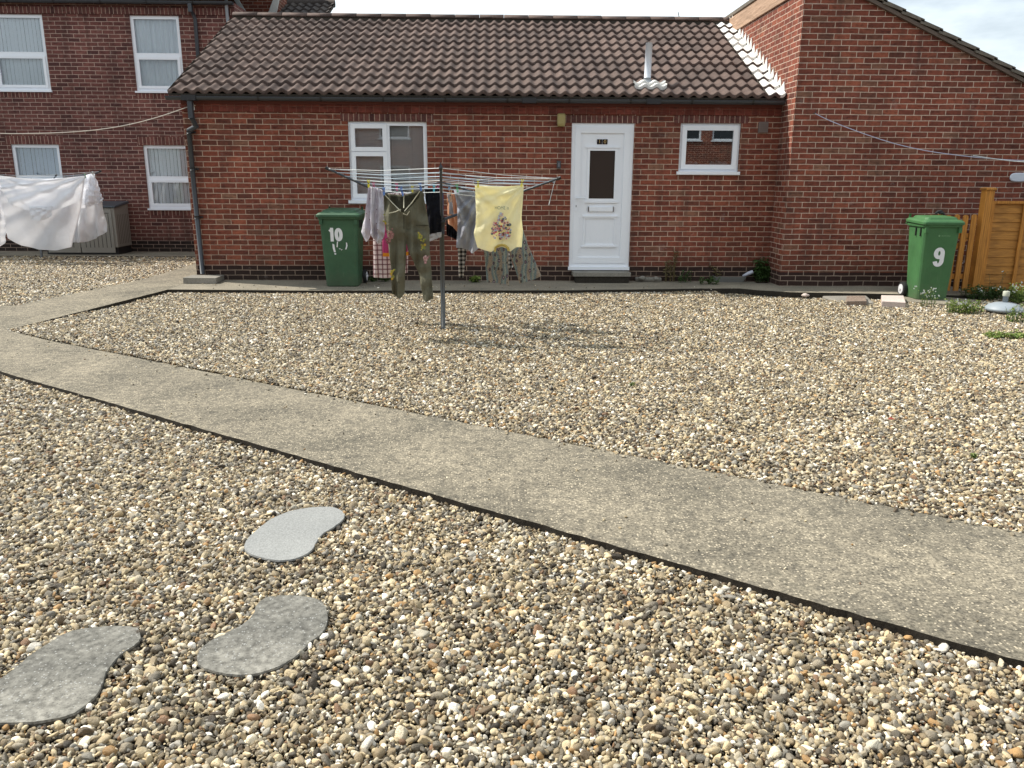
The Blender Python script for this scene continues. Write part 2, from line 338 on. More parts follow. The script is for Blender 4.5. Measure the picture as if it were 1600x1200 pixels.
def slab(name,poly,z0,z1,kind='structure',jit=.005,step=.12,mats=None,skip=()):
    P=[]; n=len(poly)
    for i in range(n):
        a=Vector(poly[i]); b=Vector(poly[(i+1)%n]); L_=(b-a).length; k=max(1,int(L_/step))
        for j in range(k):
            p=a.lerp(b,j/k); P.append((p.x+random.uniform(-jit,jit),p.y+random.uniform(-jit,jit)))
    m=MB(); m.quad([(x,y,z1) for x,y in P],0)
    cx=sum(p[0] for p in P)/len(P); cy=sum(p[1] for p in P)/len(P)
    for i in range(len(P)):
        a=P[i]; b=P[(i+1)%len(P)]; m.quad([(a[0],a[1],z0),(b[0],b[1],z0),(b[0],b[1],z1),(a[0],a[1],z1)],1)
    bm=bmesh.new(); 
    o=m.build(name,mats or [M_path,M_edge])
    bm.from_mesh(o.data); bmesh.ops.remove_doubles(bm,verts=bm.verts,dist=1e-5); bmesh.ops.triangulate(bm,faces=[f for f in bm.faces if len(f.verts)>4]); bmesh.ops.recalc_face_normals(bm,faces=bm.faces); bm.to_mesh(o.data); bm.free()
    if kind: tag(o,kind=kind)
    return o
PATH=[(-4.90,8.13),(-4.22,7.61),(-1.85,6.02),(2.35,3.22),(6.8,.25),(5.5,-.47),(1.72,2.26),(-.9,4.15),(-3.71,6.18),(-4.6,6.86),(-7.4,8.6),(-7.4,9.6)]
SIDE=[(-4.90,8.13),(-4.70,9.5),(-4.48,11.23),(-4.48,12.4),(-4.48,16.1),(-5.45,16.1),(-5.33,14.4),(-5.29,12.4),(-5.50,11.1),(-5.72,9.76),(-7.4,9.6)]
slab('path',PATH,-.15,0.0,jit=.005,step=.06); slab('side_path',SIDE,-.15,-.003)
PAVE=[(-4.48,11.23),(-2.37,11.14),(1.0,11.22),(3.0,11.45),(3.55,11.47),(3.75,11.28),(4.15,11.08),(4.65,11.03),(6.3,10.80),(6.75,10.78),(6.75,11.9),(4.0,12.1),(4.0,12.5),(-4.48,12.5)]
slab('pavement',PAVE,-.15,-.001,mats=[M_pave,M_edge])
PAVL=[(-30,16.1),(-4.48,16.1),(-4.48,17.3),(-30,17.3)]
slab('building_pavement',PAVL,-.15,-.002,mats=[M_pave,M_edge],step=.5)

# stepping stones
def px(pts,sx,ox,oy): return [(ox+x/sx,oy+y/sx) for x,y in pts]
def stone(name,pts,z,m,label):
    P=[onZ(x,y,z) for x,y in pts]; c=sum((Vector(p) for p in P),Vector())/len(P)
    # smooth closed catmull-rom outline
    Q=[]; n=len(P)
    for i in range(n):
        a,b,cc,d=P[i-1],P[i],P[(i+1)%n],P[(i+2)%n]
        for k in range(4):
            t=k/4; q=.5*((2*b)+(-a+cc)*t+(2*a-5*b+4*cc-d)*t*t+(-a+3*b-3*cc+d)*t**3); q+=Vector((random.uniform(-1,1),random.uniform(-1,1),0))*.0018; Q.append(q)
    mb=MB(); rings=[]
    for s,dz in((.985,-.06),(1.0,-.008),(.992,-.001)):
        rings.append([tuple(c+(q-c)*s+Vector((0,0,dz))) for q in Q])
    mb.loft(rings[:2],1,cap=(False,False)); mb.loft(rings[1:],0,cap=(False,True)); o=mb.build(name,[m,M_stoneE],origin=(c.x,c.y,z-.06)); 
    tag(o,label,'stepping stone','stepping stones in the gravel'); return [(q.x,q.y) for q in Q]
SA=stone('stepping_stone',px([(1090,255),(1130,205),(1200,150),(1290,110),(1390,92),(1480,90),(1530,110),(1535,140),(1490,180),(1435,215),(1400,270),(1370,300),(1300,325),(1230,328),(1150,312),(1100,290)],2.857,0,760),-.013,M_stoneL,'small pale smooth stepping stone, nearest the concrete path')
SB=stone('stepping_stone',px([(880,745),(920,700),(1000,655),(1080,615),(1130,570),(1150,520),(1200,490),(1280,483),(1380,490),(1440,515),(1465,570),(1450,640),(1390,690),(1340,740),(1270,790),(1170,828),(1080,840),(990,832),(910,810),(882,785)],2.857,0,760),-.013,M_stoneD,'mottled grey kidney shaped stepping stone with a chipped left edge, middle of the three')
SC=stone('stepping_stone',px([(-190,930),(-60,890),(10,850),(70,805),(130,755),(220,695),(300,650),(400,627),(540,620),(610,628),(630,665),(610,700),(550,740),(500,790),(470,840),(450,900),(400,960),(330,1010),(250,1035),(150,1050),(0,1055),(-120,1050),(-200,1000)],2.857,0,760),-.013,M_stoneD,'largest grey stepping stone, cut off by the left edge of the photo')

# ------------------------------------------------------------------ gravel (instanced pebbles)
def inpoly(x,y,poly):
    x=np.asarray(x);y=np.asarray(y);c=np.zeros(x.shape,bool);n=len(poly)
    for i in range(n):
        x1,y1=poly[i];x2,y2=poly[(i+1)%n]
        if y1==y2: continue
        k=((y1>y)!=(y2>y))&(x<(x2-x1)*(y-y1)/(y2-y1)+x1); c^=k
    return c
def linedist(x,y,a,b):
    a=np.array(a);b=np.array(b);d=b-a;L_=np.hypot(*d); return ((x-a[0])*-d[1]+(y-a[1])*d[0])/L_
def lownoise(x,y,seed=0):
    r=np.random.default_rng(seed); s=0
    for k in range(14):
        a=r.uniform(0,6.28);f=r.uniform(1.2,9);p=r.uniform(0,6.28); s=s+np.sin((x*np.cos(a)+y*np.sin(a))*f+p)/(1+f*.25)
    return s/6
def gheight(x,y):
    d=linedist(x,y,(-4.9,8.13),(2.35,3.22))       # signed, + is beyond the path
    mid=-.004-.042*np.clip((d-.05)/1.6,0,1)
    far=-.03+0*x
    g=np.where(d>0,mid,-.031)
    left=(x<-4.7)&(y>9.3); g=np.where(left,-.02,g)
    g=np.where((y>10.6)&(x>3.2)&(d>0),-.085,g)
    return g+.010*lownoise(x,y,3)
def gravel():
    vcol=bpy.data.collections.new('pebble_shapes')
    for i in range(14):
        bm=bmesh.new(); bmesh.ops.create_icosphere(bm,subdivisions=3 if i<5 else 2,radius=1)
        r=random.Random(i+5); ax=(1.25*r.uniform(.85,1.2),.95*r.uniform(.8,1.15),.62*r.uniform(.75,1.25))
        planes=[(Vector((r.gauss(0,1),r.gauss(0,1),r.gauss(0,1))).normalized(),r.uniform(.48,.82)) for _ in range(r.choice((4,7,11)))]
        ph=[r.uniform(0,6) for _ in range(6)]
        for v in bm.verts:
            p=v.co.copy(); 
            for n_,dd in planes:
                q=p.dot(n_)-dd
                if q>0: p-=n_*q*.85
            p*=1+.07*math.sin(3*p.x+ph[0])*math.sin(2.6*p.y+ph[1])+.05*math.sin(5*p.z+ph[2]+2*p.x)
            v.co=(p.x*ax[0],p.y*ax[1],p.z*ax[2])
        me=bpy.data.meshes.new('pebble'); bm.to_mesh(me); bm.free()
        for p in me.polygons: p.use_smooth=True
        me.materials.append(M_peb); o=bpy.data.objects.new('pebble',me); vcol.objects.link(o)
    PTS=[]
    def region(x0,x1,y0,y1,sp,size,mask,zj,zoff=0.,keep=1.):
        nx=int((x1-x0)/sp);ny=int((y1-y0)/sp)
        gx,gy=np.meshgrid(np.arange(nx),np.arange(ny)); x=(x0+(gx+RNG.uniform(-.15,1.15,gx.shape))*sp).ravel();y=(y0+(gy+RNG.uniform(-.15,1.15,gx.shape))*sp).ravel()
        k=RNG.random(x.shape)<keep; x=x[k];y=y[k]
        P=np.stack([x,y,np.zeros_like(x)],1)-CP; d=P@_F; u=F_PX*(P@R_)/np.maximum(d,.1); v=-F_PX*(P@U_)/np.maximum(d,.1)
        k=(d>.8)&(np.abs(u)<800*1.18+60)&(v<600*1.12+40); x=x[k];y=y[k]
        k=mask(x,y); x=x[k];y=y[k]
        z=gheight(x,y)+RNG.uniform(-zj,zj*.3,x.shape)+zoff
        s=size*np.exp(RNG.normal(0,.27,x.shape)); s=np.clip(s,size*.5,size*1.9)
        PTS.append((x,y,z,s))
    stones=[SA,SB,SC]
    def out(x,y,polys):
        k=np.ones(x.shape,bool)
        for p in polys: k&=~inpoly(x,y,p)
        return k
    def shrink(poly,s):
        c=np.mean(poly,0); return [tuple(c+(np.array(p)-c)*s) for p in poly]
    dU=lambda x,y: linedist(x,y,(-4.9,8.13),(2.35,3.22)); 
    near=lambda x,y:(dU(x,y)<-.5)&out(x,y,[PATH]+[shrink(s,.985) for s in stones])
    PADS=[(5.35,10.50),(5.9,10.14),(6.35,10.75),(5.35,11.05)]
    mid=lambda x,y:(dU(x,y)>-.3)&out(x,y,[PATH,SIDE,PAVE,PADS])&(((x>-4.95)&(y<12))|((x>4)&(y<11.6)))&~((x<-4.5)&(y>11.2))&(y<11.75)
    left=lambda x,y:(x<-4.7)&out(x,y,[SIDE,PATH,PAVL])&(y>9)&(y<16.15)
    region(-5.5,5,1.2,8.3,.0122,.0079,near,.011)
    region(-4,4.5,1.2,5.2,.0125,.0042,near,.008,.0,.55)
    region(-5.5,5,1.2,8.3,.032,.0118,near,.004,.003)
    region(-5.2,8.5,2.6,7.2,.0138,.0087,mid,.011); region(-5.2,8.5,2.6,7.2,.034,.0115,mid,.003,.004)
    region(-5.2,9.5,7.2,11.8,.0180,.0108,mid,.012,.002)
    region(-14,-4.6,9,16.2,.0235,.0140,left,.012,.002)
    # strays lying on the path edge
    x=RNG.uniform(-4.5,4,260); t=(x+4.9)/7.25; y=8.13-4.91*t-RNG.exponential(.035,260); PTS.append((x,y,np.full(260,.006),RNG.uniform(.006,.011,260)))
    t=RNG.uniform(0,1,150); q=RNG.uniform(.03,1.0,150); x=-4.5+8*t-.55*q; y=7.8-5.4*t-.8*q; PTS.append((x,y,np.full(150,.004),RNG.uniform(.003,.0075,150)))
    x=RNG.uniform(-4.3,4,60); y=RNG.uniform(11.2,11.9,60); PTS.append((x,y,np.full(60,.006),RNG.uniform(.006,.012,60)))
    x=np.concatenate([p[0] for p in PTS]);y=np.concatenate([p[1] for p in PTS]);z=np.concatenate([p[2] for p in PTS]);s=np.concatenate([p[3] for p in PTS]); n=len(x)
    print('pebbles',n)
    me=bpy.data.meshes.new('gravel'); me.vertices.add(n); me.vertices.foreach_set('co',np.stack([x,y,z],1).astype(np.float32).ravel())
    a=me.attributes.new('rot','FLOAT_VECTOR','POINT'); a.data.foreach_set('vector',np.stack([RNG.normal(0,.65,n),RNG.normal(0,.65,n),RNG.uniform(0,6.28,n)],1).astype(np.float32).ravel())
    sc=np.stack([s*RNG.uniform(.8,1.25,n),s*RNG.uniform(.8,1.2,n),s*RNG.uniform(.75,1.25,n)],1); a=me.attributes.new('scl','FLOAT_VECTOR','POINT'); a.data.foreach_set('vector',sc.astype(np.float32).ravel())
    a=me.attributes.new('idx','INT','POINT'); a.data.foreach_set('value',RNG.integers(0,14,n).astype(np.int32))
    cl=RNG.random(n)+.10*lownoise(x*2.2,y*2.2,9)+.07*lownoise(x*7,y*7,12); cl=np.clip(cl,0,1)
    a=me.attributes.new('tone','FLOAT','POINT'); a.data.foreach_set('value',cl.astype(np.float32))
    o=bpy.data.objects.new('gravel',me); COL.objects.link(o); tag(o,'loose beige, brown and grey pebble gravel either side of the concrete path','gravel',kind='stuff')
    ng=bpy.data.node_groups.new('scatter','GeometryNodeTree'); ng.interface.new_socket('Geometry',in_out='INPUT',socket_type='NodeSocketGeometry'); ng.interface.new_socket('Geometry',in_out='OUTPUT',socket_type='NodeSocketGeometry')
    nn=ng.nodes.new; gi=nn('NodeGroupInput'); go=nn('NodeGroupOutput'); ip=nn('GeometryNodeInstanceOnPoints'); ci=nn('GeometryNodeCollectionInfo')
    ci.inputs['Collection'].default_value=vcol; ci.inputs['Separate Children'].default_value=True; ci.inputs['Reset Children'].default_value=True
    def na(name,t): q=nn('GeometryNodeInputNamedAttribute'); q.data_type=t; q.inputs['Name'].default_value=name; return [s_ for s_ in q.outputs if s_.enabled and s_.name=='Attribute'][0]
    e2r=nn('FunctionNodeEulerToRotation'); l=ng.links.new
    l(gi.outputs[0],ip.inputs['Points']); l(ci.outputs[0],ip.inputs['Instance']); ip.inputs['Pick Instance'].default_value=True
    l(na('idx','INT'),ip.inputs['Instance Index']); l(na('rot','FLOAT_VECTOR'),e2r.inputs[0]); l(e2r.outputs[0],ip.inputs['Rotation']); l(na('scl','FLOAT_VECTOR'),ip.inputs['Scale']); l(ip.outputs[0],go.inputs[0])
    md=o.modifiers.new('scatter','NODES'); md.node_group=ng
def pebbuild(nt,b):
    at=N(nt,'ShaderNodeAttribute',attribute_type='INSTANCER',attribute_name='tone')
    f=at.outputs['Fac']
    hi=N(nt,'ShaderNodeTexWhiteNoise',{'W':f},noise_dimensions='1D').outputs['Value']
    c=ramp(nt,f,[(0,(.05,.040,.028)),(.07,(.12,.09,.058)),(.14,(.25,.20,.13)),(.22,(.15,.135,.11)),(.31,(.36,.30,.20)),(.38,(.27,.26,.235)),(.43,(.25,.22,.165)),(.52,(.45,.37,.24)),(.61,(.38,.24,.11)),(.645,(.20,.12,.07)),(.665,(.31,.275,.215)),(.73,(.54,.46,.31)),(.83,(.40,.38,.325)),(.87,(.66,.60,.47)),(.945,(.84,.82,.77))],'CONSTANT')
    c=mixc(nt,1.,c,(1.05,1.01,.935),'MULTIPLY')
    c=mixc(nt,.6,c,ramp(nt,hi,[(0,(.42,.41,.40)),(.5,(1,1,1)),(1,(1.65,1.65,1.65))]),'MULTIPLY')
    o=objc(nt); c=mixc(nt,.5,c,ramp(nt,noise(nt,o,1.6,5,.7),[(.3,(.65,.62,.58)),(.7,(1.25,1.25,1.25))]),'MULTIPLY')
    nt.links.new(c,b.inputs['Base Color']); b.inputs['Roughness'].default_value=.5; b.inputs['Specular IOR Level'].default_value=.4
    bump(nt,b,noise(nt,o,5,4,.65),.35,.15)
M_peb=mat('pebble',build=pebbuild)
gravel()
# ------------------------------------------------------------------ wall with openings facing -Y
def wall_open(m,x0,x1,y,z0,z1,ops,depth=.10,mi=0,back=.28):
    xs=sorted({x0,x1,*[a for o in ops for a in o[:2]]}); zs=sorted({z0,z1,*[a for o in ops for a in o[2:4]]})
    for i in range(len(xs)-1):
        for j in range(len(zs)-1):
            cx=(xs[i]+xs[i+1])/2; cz=(zs[j]+zs[j+1])/2
            if any(o[0]<cx<o[1] and o[2]<cz<o[3] for o in ops): continue
            m.quad([(xs[i],y,zs[j]),(xs[i+1],y,zs[j]),(xs[i+1],y,zs[j+1]),(xs[i],y,zs[j+1])],mi)
    for a,b,c,d in ops:
        e=y+depth
        m.quad([(a,y,c),(a,y,d),(a,e,d),(a,e,c)],mi); m.quad([(b,y,c),(b,e,c),(b,e,d),(b,y,d)],mi)
        m.quad([(a,y,d),(b,y,d),(b,e,d),(a,e,d)],mi); m.quad([(a,y,c),(a,e,c),(b,e,c),(b,y,c)],mi)
def frame_rect(m,x0,x1,z0,z1,y0,y1,t,mi=0,tb=None):
    tb=tb or t
    m.box(x0,x0+t,y0,y1,z0,z1,mi); m.box(x1-t,x1,y0,y1,z0,z1,mi)
    m.box(x0+t,x1-t,y0+.001,y1,z1-t,z1,mi); m.box(x0+t,x1-t,y0+.001,y1,z0,z0+tb,mi)
def blinds(name,x0,x1,z0,z1,y,m,parent,step=.075,amp=.35,wf=.46):
    b=MB(); x=x0; k=0
    while x<x1:
        a=.6+random.uniform(-.12,.12); w=step*wf; dx=w*math.cos(a)*1.1; dy=w*math.sin(a)*amp
        b.quad([(x,y-dy,z0),(min(x+2*dx,x1),y+dy,z0),(min(x+2*dx,x1),y+dy,z1),(x,y-dy,z1)]); x+=step
    return b.build(name,m,parent)
def curtain(name,x0,x1,z0,z1,y,m,parent,per=.11,amp=.018):
    b=MB(); n=int((x1-x0)/.012); pr=None
    for i in range(n+1):
        x=x0+(x1-x0)*i/n; yy=y+amp*math.sin(x*6.283/per+1.3*math.sin(x*5))+amp*.4*math.sin(x*6.283/per*2.3)
        if pr: b.quad([(pr[0],pr[1],z0),(x,yy,z0),(x,yy,z1),(pr[0],pr[1],z1)],smooth=True)
        pr=(x,yy)
    return b.build(name,m,parent)
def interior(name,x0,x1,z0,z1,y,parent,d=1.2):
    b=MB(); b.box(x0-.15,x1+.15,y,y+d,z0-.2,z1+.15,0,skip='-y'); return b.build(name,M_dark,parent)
def sash_window(parent,x0,x1,z0,z1,y,bl='blind',lower_open=False,dark=False):
    """upper fixed pane, lower tilting pane"""
    f=MB(); t=.062; zm=z0+(z1-z0)*.49
    frame_rect(f,x0,x1,z0+.03,z1,y+.03,y+.085,t)
    f.box(x0+t,x1-t,y+.032,y+.083,zm-.035,zm+.045)
    frame_rect(f,x0+t-.012,x1-t+.012,z0+.03+t-.012,zm-.028,y+.012,y+.06,.05)          # lower sash proud
    f.box(x0-.02,x1+.02,y-.035,y+.085,z0-.005,z0+.03)                                    # sill
    wo_=f.build('window',M_white,parent,bevel=.004)
    for q in((x0+t,x1-t,y+.058,y+.064,zm+.045,z1-t),(x0+t+.03,x1-t-.03,y+.038,y+.044,z0+.03+t+.03,zm-.075)): g=MB(); g.box(*q); g.build('pane',M_glass,wo_)
    if bl=='curtain': curtain('curtain',x0+.03,x1-.03,z0+.05,z1-.05,y+.125,M_net,wo_)
    else: blinds('blind',x0+.03,x1-.03,z0+.05,z1-.05,y+.11,M_blindB if bl=='blue' else M_blind,wo_)
    interior('room_dark',x0,x1,z0,z1,y+.25,wo_)
    s=MB(); e=.004; s.box(x0-.012,x0,y+.03,y+.08,z0,z1); s.box(x1,x1+.012,y+.03,y+.08,z0,z1); s.box(x0-.012,x1+.012,y+.03,y+.08,z1,z1+.012); s.build('sealant',M_seal,wo_)
    return wo_
# roof tile field: origin at eave-left, along x, up slope
def tile_roof(name,m,x0,x1,ye,ze,yr,zr,parent,per=.167,gauge=.327,amp=.043,step=.040,dirx=None,ures=10):
    """pantiles; if dirx is set the roof slopes along X instead (x from eave xe to ridge xr), running along y0..y1"""
    b=MB(); L_=math.hypot(yr-ye,zr-ze); n=int(round(L_/gauge)); g=L_/n
    sy=(yr-ye)/L_; sz=(zr-ze)/L_; W=x1-x0; nu=int(W/per*ures)
    def prof(x):
        p=(x/per)%1.0
        return amp*(math.sin(p*2*math.pi)*.5+.5)**1.25 
    def P(x,s,h):
        yy=ye+sy*s-sz*h; zz=ze+sz*s+sy*h
        return (x,yy,zz) if dirx is None else (yy,x,zz)
    rnd=random.Random(3); T={}
    for r in range(n):
        vs=[];fs=[];uv=[]
        s0=r*g-.02; s1=(r+1)*g
        for k,(s,lift) in enumerate(((s0,-.012),(s0,step),(s0+.03,step*.97),(s1,.0))):
            for i in range(nu+1):
                x=x0+W*i/nu; ti=int((x-x0)/(2*per)+.01)
                j=T.setdefault((r,ti),(rnd.uniform(-.004,.004),rnd.uniform(-.006,.006)))
                h=prof(x)+(lift+(j[0] if 0<k<3 else 0)); ss=s+(j[1] if k<3 else 0)
                vs.append(P(x,ss,h)); uv.append(((x-x0)/(2*per)+.001,r+.5))
        for k in range(3):
            for i in range(nu):
                a=k*(nu+1)+i; fs.append((a,a+1,a+nu+2,a+nu+1) if dirx is None else (a+1,a,a+nu+1,a+nu+2))
        b.mesh(vs,fs,0,True,uv)
    # underside + verge closing
    t=.03
    q=[P(x0,-.02,-t),P(x1,-.02,-t),P(x1,L_,-t),P(x0,L_,-t)]; b.quad(q,1)
    for x in(x0,x1): b.quad([P(x,-.02,-t),P(x,-.02,.045),P(x,L_,.03),P(x,L_,-t)],1)
    b.quad([P(x0,-.02,-t),P(x1,-.02,-t),P(x1,-.02,.0),P(x0,-.02,.0)],1)
    o=b.build(name,[m,M_mortarD],parent)
    # keep hard break at tile noses
    return o,(sy,sz,L_,g)
# ------------------------------------------------------------------ bungalow (number 10)
bun=empty('bungalow',(0,YM,0),'single storey red brick bungalow with white door and brown tiled roof','bungalow')
WL=(-2.09,-.95,1.15,2.30); WR=(2.76,3.65,1.59,2.31); DR=(1.165,2.08,.17,2.30)
m=MB(); wall_open(m,XL,XR,YM,-.12,2.66,[WL,WR,DR])
m.quad([(XL,YM,-.12),(XL,YM,2.66),(XL,18.4,2.66),(XL,18.4,-.12)]); m.quad([(XL,YM,2.66),(XL,15.35,4.10),(XL,18.4,2.66)])
m.build('wall',M_brick,bun)
for a,b,c,d in (WL,WR,DR): m=MB(); m.box(a-.10,b+.10,YM-.003,YM+.06,d,d+.105); m.build('lintel',M_sold,bun)
m=MB(); m.box(XL,XR,YM-.025,YM+.02,2.42,2.525); m.build('header_band',M_band,bun)
m=MB(); m.box(XL,XR,YM-.045,YM+.02,2.527,2.60); m.build('eaves_band',mat('eaves_red',(.15,.045,.035),.8),bun)
YE,ZE,YR,ZR=12.14,2.655,15.40,4.20
rf,(sy,sz,RL,RG)=tile_roof('roof',M_tile,-4.56,4.20,YE,ZE,YR,ZR,bun)
m=MB(); m.quad([(-4.56,YR,ZR-.03),(4.2,YR,ZR-.03),(4.2,18.6,2.66),(-4.56,18.6,2.66)]); m.build('rear_slope',M_tile,rf)
# ridge tiles
m=MB(); x=-4.52; k=0
while x<4.15:
    x2=min(x+.43,4.2); rr=.105+random.uniform(-.003,.003); ring=[]
    for xx in(x+.004,x2-.004):
        ring.append([(xx,YR+rr*math.cos(a)*1.2,ZR+.03+rr*.75*math.sin(a)+random.uniform(-.002,.002)) for a in [math.pi*j/10 for j in range(11)]])
    m.loft(ring,smooth=True,cap=(True,True))
    x=x2
m.build('ridge',M_tile,rf)
m=MB()
m.box(-4.52,4.2,YR-.10,YR-.02,ZR-.06,ZR+.04); m.build('ridge_bedding',M_mortarD,rf)
# white flashing over the last tiles and saw toothed on the neighbour's wall
fl,_=tile_roof('flashing',M_whitep,4.20-.25,4.195,YE,ZE+.006,YR,ZR+.006,rf,per=.167)
m=MB(); nst=19
for i in range(nst):
    s=RL*(i+.1)/nst; s2=RL*(i+1.15)/nst
    y0,z0=YE+sy*s,ZE+sz*s; y2,z2=YE+sy*s2,ZE+sz*s2; h=.19+random.uniform(-.03,.03)
    pts=[(y0,z0+.0),(y2,z2+.0),(y2-.005,z2+.07),(y0+.085,z0+h+.055),(y0+.03,z0+.09)]
    m.loft([[(4.216,a,b_) for a,b_ in pts],[(4.204,a,b_) for a,b_ in pts]])
m.build('stepped_flashing',M_whitep,rf)
# gutter
def gutter(parent,x0,x1,y,z,r=.055,name='gutter',mt=None,bracket=.88):
    m=MB(); n=10; A=[(y+r*math.cos(math.pi+math.pi*j/n),z+r*math.sin(math.pi+math.pi*j/n)) for j in range(n+1)]
    B=[(y+(r-.006)*math.cos(math.pi+math.pi*j/n),z+(r-.006)*math.sin(math.pi+math.pi*j/n)) for j in range(n+1)][::-1]
    m.loft([[(x0,a,b) for a,b in A+B],[(x1,a,b) for a,b in A+B]][::-1],smooth=False)
    g=m.build(name,mt or M_gut,parent)
    x=x0+.42; 
    while x<x1-.1:
        m=MB()
        C=[(y+(r+.006)*math.cos(math.pi+math.pi*j/n),z+(r+.006)*math.sin(math.pi+math.pi*j/n)+.002) for j in range(n+1)]
        m.loft([[(x-.014,a,b) for a,b in C+B],[(x+.014,a,b) for a,b in C+B]][::-1]); m.box(x-.012,x+.012,y+r-.002,y+r+.045,z-.02,z+.03); x+=bracket; m.build('bracket',M_gutd,g)
    return g
gy,gz=YM-.155,2.612
gt=gutter(bun,-4.60,4.20,gy,gz)
for xx in(-4.27,.53,2.31): m=MB(); m.box(xx-.10,xx+.10,gy-.063,gy+.06,gz-.06,gz+.012); m.build('gutter_joint',M_gutd,gt,bevel=.01)
# downpipe
m=MB(); m.box(-4.30,-4.235,gy-.045,gy+.03,gz-.30,gz-.06); m.tube([(-4.265,gy-.01,gz-.29),(-4.24,YM-.08,gz-.40),(-4.36,YM-.05,gz-.46),(-4.36,YM-.05,gz-.50)],.038,10)
dp=m.build('downpipe',M_gut,bun,bevel=.006)
m=MB(); m.tube([(-4.36,YM-.052,gz-.46),(-4.36,YM-.05,1.4),(-4.345,YM-.05,.10)],.034,12); m.build('lower_pipe',M_gut,dp)
for z in(2.13,1.62,.93): m=MB(); m.tube([(-4.355,YM-.052,z-.02),(-4.355,YM-.052,z+.02)],.041,12); m.box(-4.40,-4.28,YM-.03,YM,z-.012,z+.012); m.build('clip',M_gutd,dp)
# left window
x0,x1,z0,z1=WL; y=YM
f=MB(); t=.055; xm=x0+.555; zt=z1-.42
frame_rect(f,x0,x1,z0+.035,z1,y+.03,y+.09,t); f.box(xm-.02,xm+.04,y+.0305,y+.089,z0+.035+t,z1-t); f.box(x0+t,xm-.02,y+.0315,y+.088,zt-.02,zt+.02)
frame_rect(f,x0+t-.02,xm,zt+.005,z1-t+.02,y+.008,y+.06,.06); frame_rect(f,x0+t-.02,xm,z0+.035+t-.02,zt-.005,y+.008,y+.06,.06)
f.box(x0-.03,x1+.03,y-.045,y+.09,z0-.01,z0+.035)
wl=f.build('window',M_white,bun,bevel=.005)
for q in((xm+.04,x1-t,y+.058,y+.064,z0+.035+t,z1-t),(x0+t+.03,xm-.05,y+.03,y+.036,zt+.06,z1-t-.035),(x0+t+.03,xm-.05,y+.03,y+.036,z0+.035+t+.035,zt-.06)): g=MB(); g.box(*q); g.build('pane',M_glass,wl)
blinds('blind',x0+.02,x1-.02,z0+.04,z1-.03,y+.11,M_blindG,wl,step=.06,amp=.5,wf=.56); interior('room_dark',x0,x1,z0,z1,y+.22,wl)
s=MB(); s.box(x0-.014,x0,y+.02,y+.08,z0,z1); s.box(x1,x1+.01,y+.02,y+.08,z0,z1); s.box(x0-.014,x1+.01,y+.02,y+.08,z1,z1+.01); s.build('sealant',M_seal,wl)
# right window
x0,x1,z0,z1=WR
f=MB(); frame_rect(f,x0,x1,z0+.035,z1,y+.03,y+.09,.05); frame_rect(f,x0+.035,x1-.035,z0+.07,z1-.035,y+.008,y+.06,.065); f.box(x0-.03,x1+.02,y-.045,y+.09,z0-.01,z0+.035)
wr=f.build('window',M_white,bun,bevel=.005)
g=MB(); g.box(x0+.09,x1-.09,y+.03,y+.036,z0+.12,z1-.09); g.build('pane',M_glassD,wr); interior('room_dark',x0,x1,z0,z1,y+.14,wr,1.5)
def blob(m,c,r,n=1,seed=0,mi=0,flat=.7):
    bm=bmesh.new(); bmesh.ops.create_icosphere(bm,subdivisions=2,radius=1); rr=random.Random(seed); ph=[rr.uniform(0,6) for _ in range(4)]
    vs=[(c[0]+v.co.x*r*(1+.25*math.sin(4*v.co.y+ph[0])),c[1]+v.co.y*r*(1+.2*math.sin(5*v.co.x+ph[1])),c[2]+v.co.z*r*flat*(1+.25*math.sin(4*v.co.x+ph[2]))) for v in bm.verts]
    m.mesh(vs,[[v.index for v in f_.verts] for f_ in bm.faces],mi); bm.free()
for cx,r in((2.95,.05),(3.03,.035),(3.28,.04),(3.38,.055),(3.46,.045)): g=MB(); blob(g,(cx,y+.105,z0+.155),r,seed=int(cx*100)); g.build('sill_ornament',mat('white_ornament',(.6,.62,.65),.4),wr)
for q in(x0-.012,x1): s=MB(); s.box(q,q+.012,y+.02,y+.08,z0,z1); s.build('sealant',M_seal,wr)
# door
x0,x1,z0,z1=DR
d=MB(); frame_rect(d,x0,x1,z0+.03,z1,y+.015,y+.09,.068); d.box(x0-.012,x1+.005,y-.03,y+.09,z0-.002,z0+.045)
dr=d.build('door',M_white,bun,bevel=.006)
a,b,c,e=x0+.055,x1-.055,z0+.10,z1-.055
d=MB(); gx0,gx1,gz0,gz1=x0+.275,x1-.265,1.225,1.915
frame_rect(d,a,b,c,e,y+.002,y+.055,.085)
ia,ib,ic,ie=a+.085,b-.085,c+.085,e-.085
yy=y+.022
for q in((ia,gx0,ic,ie),(gx1,ib,ic,ie),(gx0,gx1,ic,gz0),(gx0,gx1,gz1,ie)): d.box(q[0],q[1],yy,y+.055,q[2],q[3])
lf=d.build('leaf',M_white,dr,bevel=.004)
d=MB(); frame_rect(d,gx0-.035,gx1+.035,gz0-.035,gz1+.035,y+.008,yy+.003,.036); d.box(gx0-.06,gx1+.06,y+.0,yy,gz0-.062,gz0-.036); d.box(gx0-.06,gx1+.06,y+.0,yy,gz1+.036,gz1+.058)
d.build('glazing_bead',M_white,lf,bevel=.004)
d=MB(); d.box(gx0,gx1,y+.03,y+.04,gz0,gz1); d.build('pane',M_frost,lf)
d=MB(); px0,px1,pz0,pz1=gx0-.065,gx1+.045,.53,.955
frame_rect(d,px0,px1,pz0,pz1,y+.006,yy+.002,.02); d.box(px0-.02,px1+.02,y+.0,yy,pz1,pz1+.022); d.box(px0-.02,px1+.02,y+.0,yy,pz0-.022,pz0)
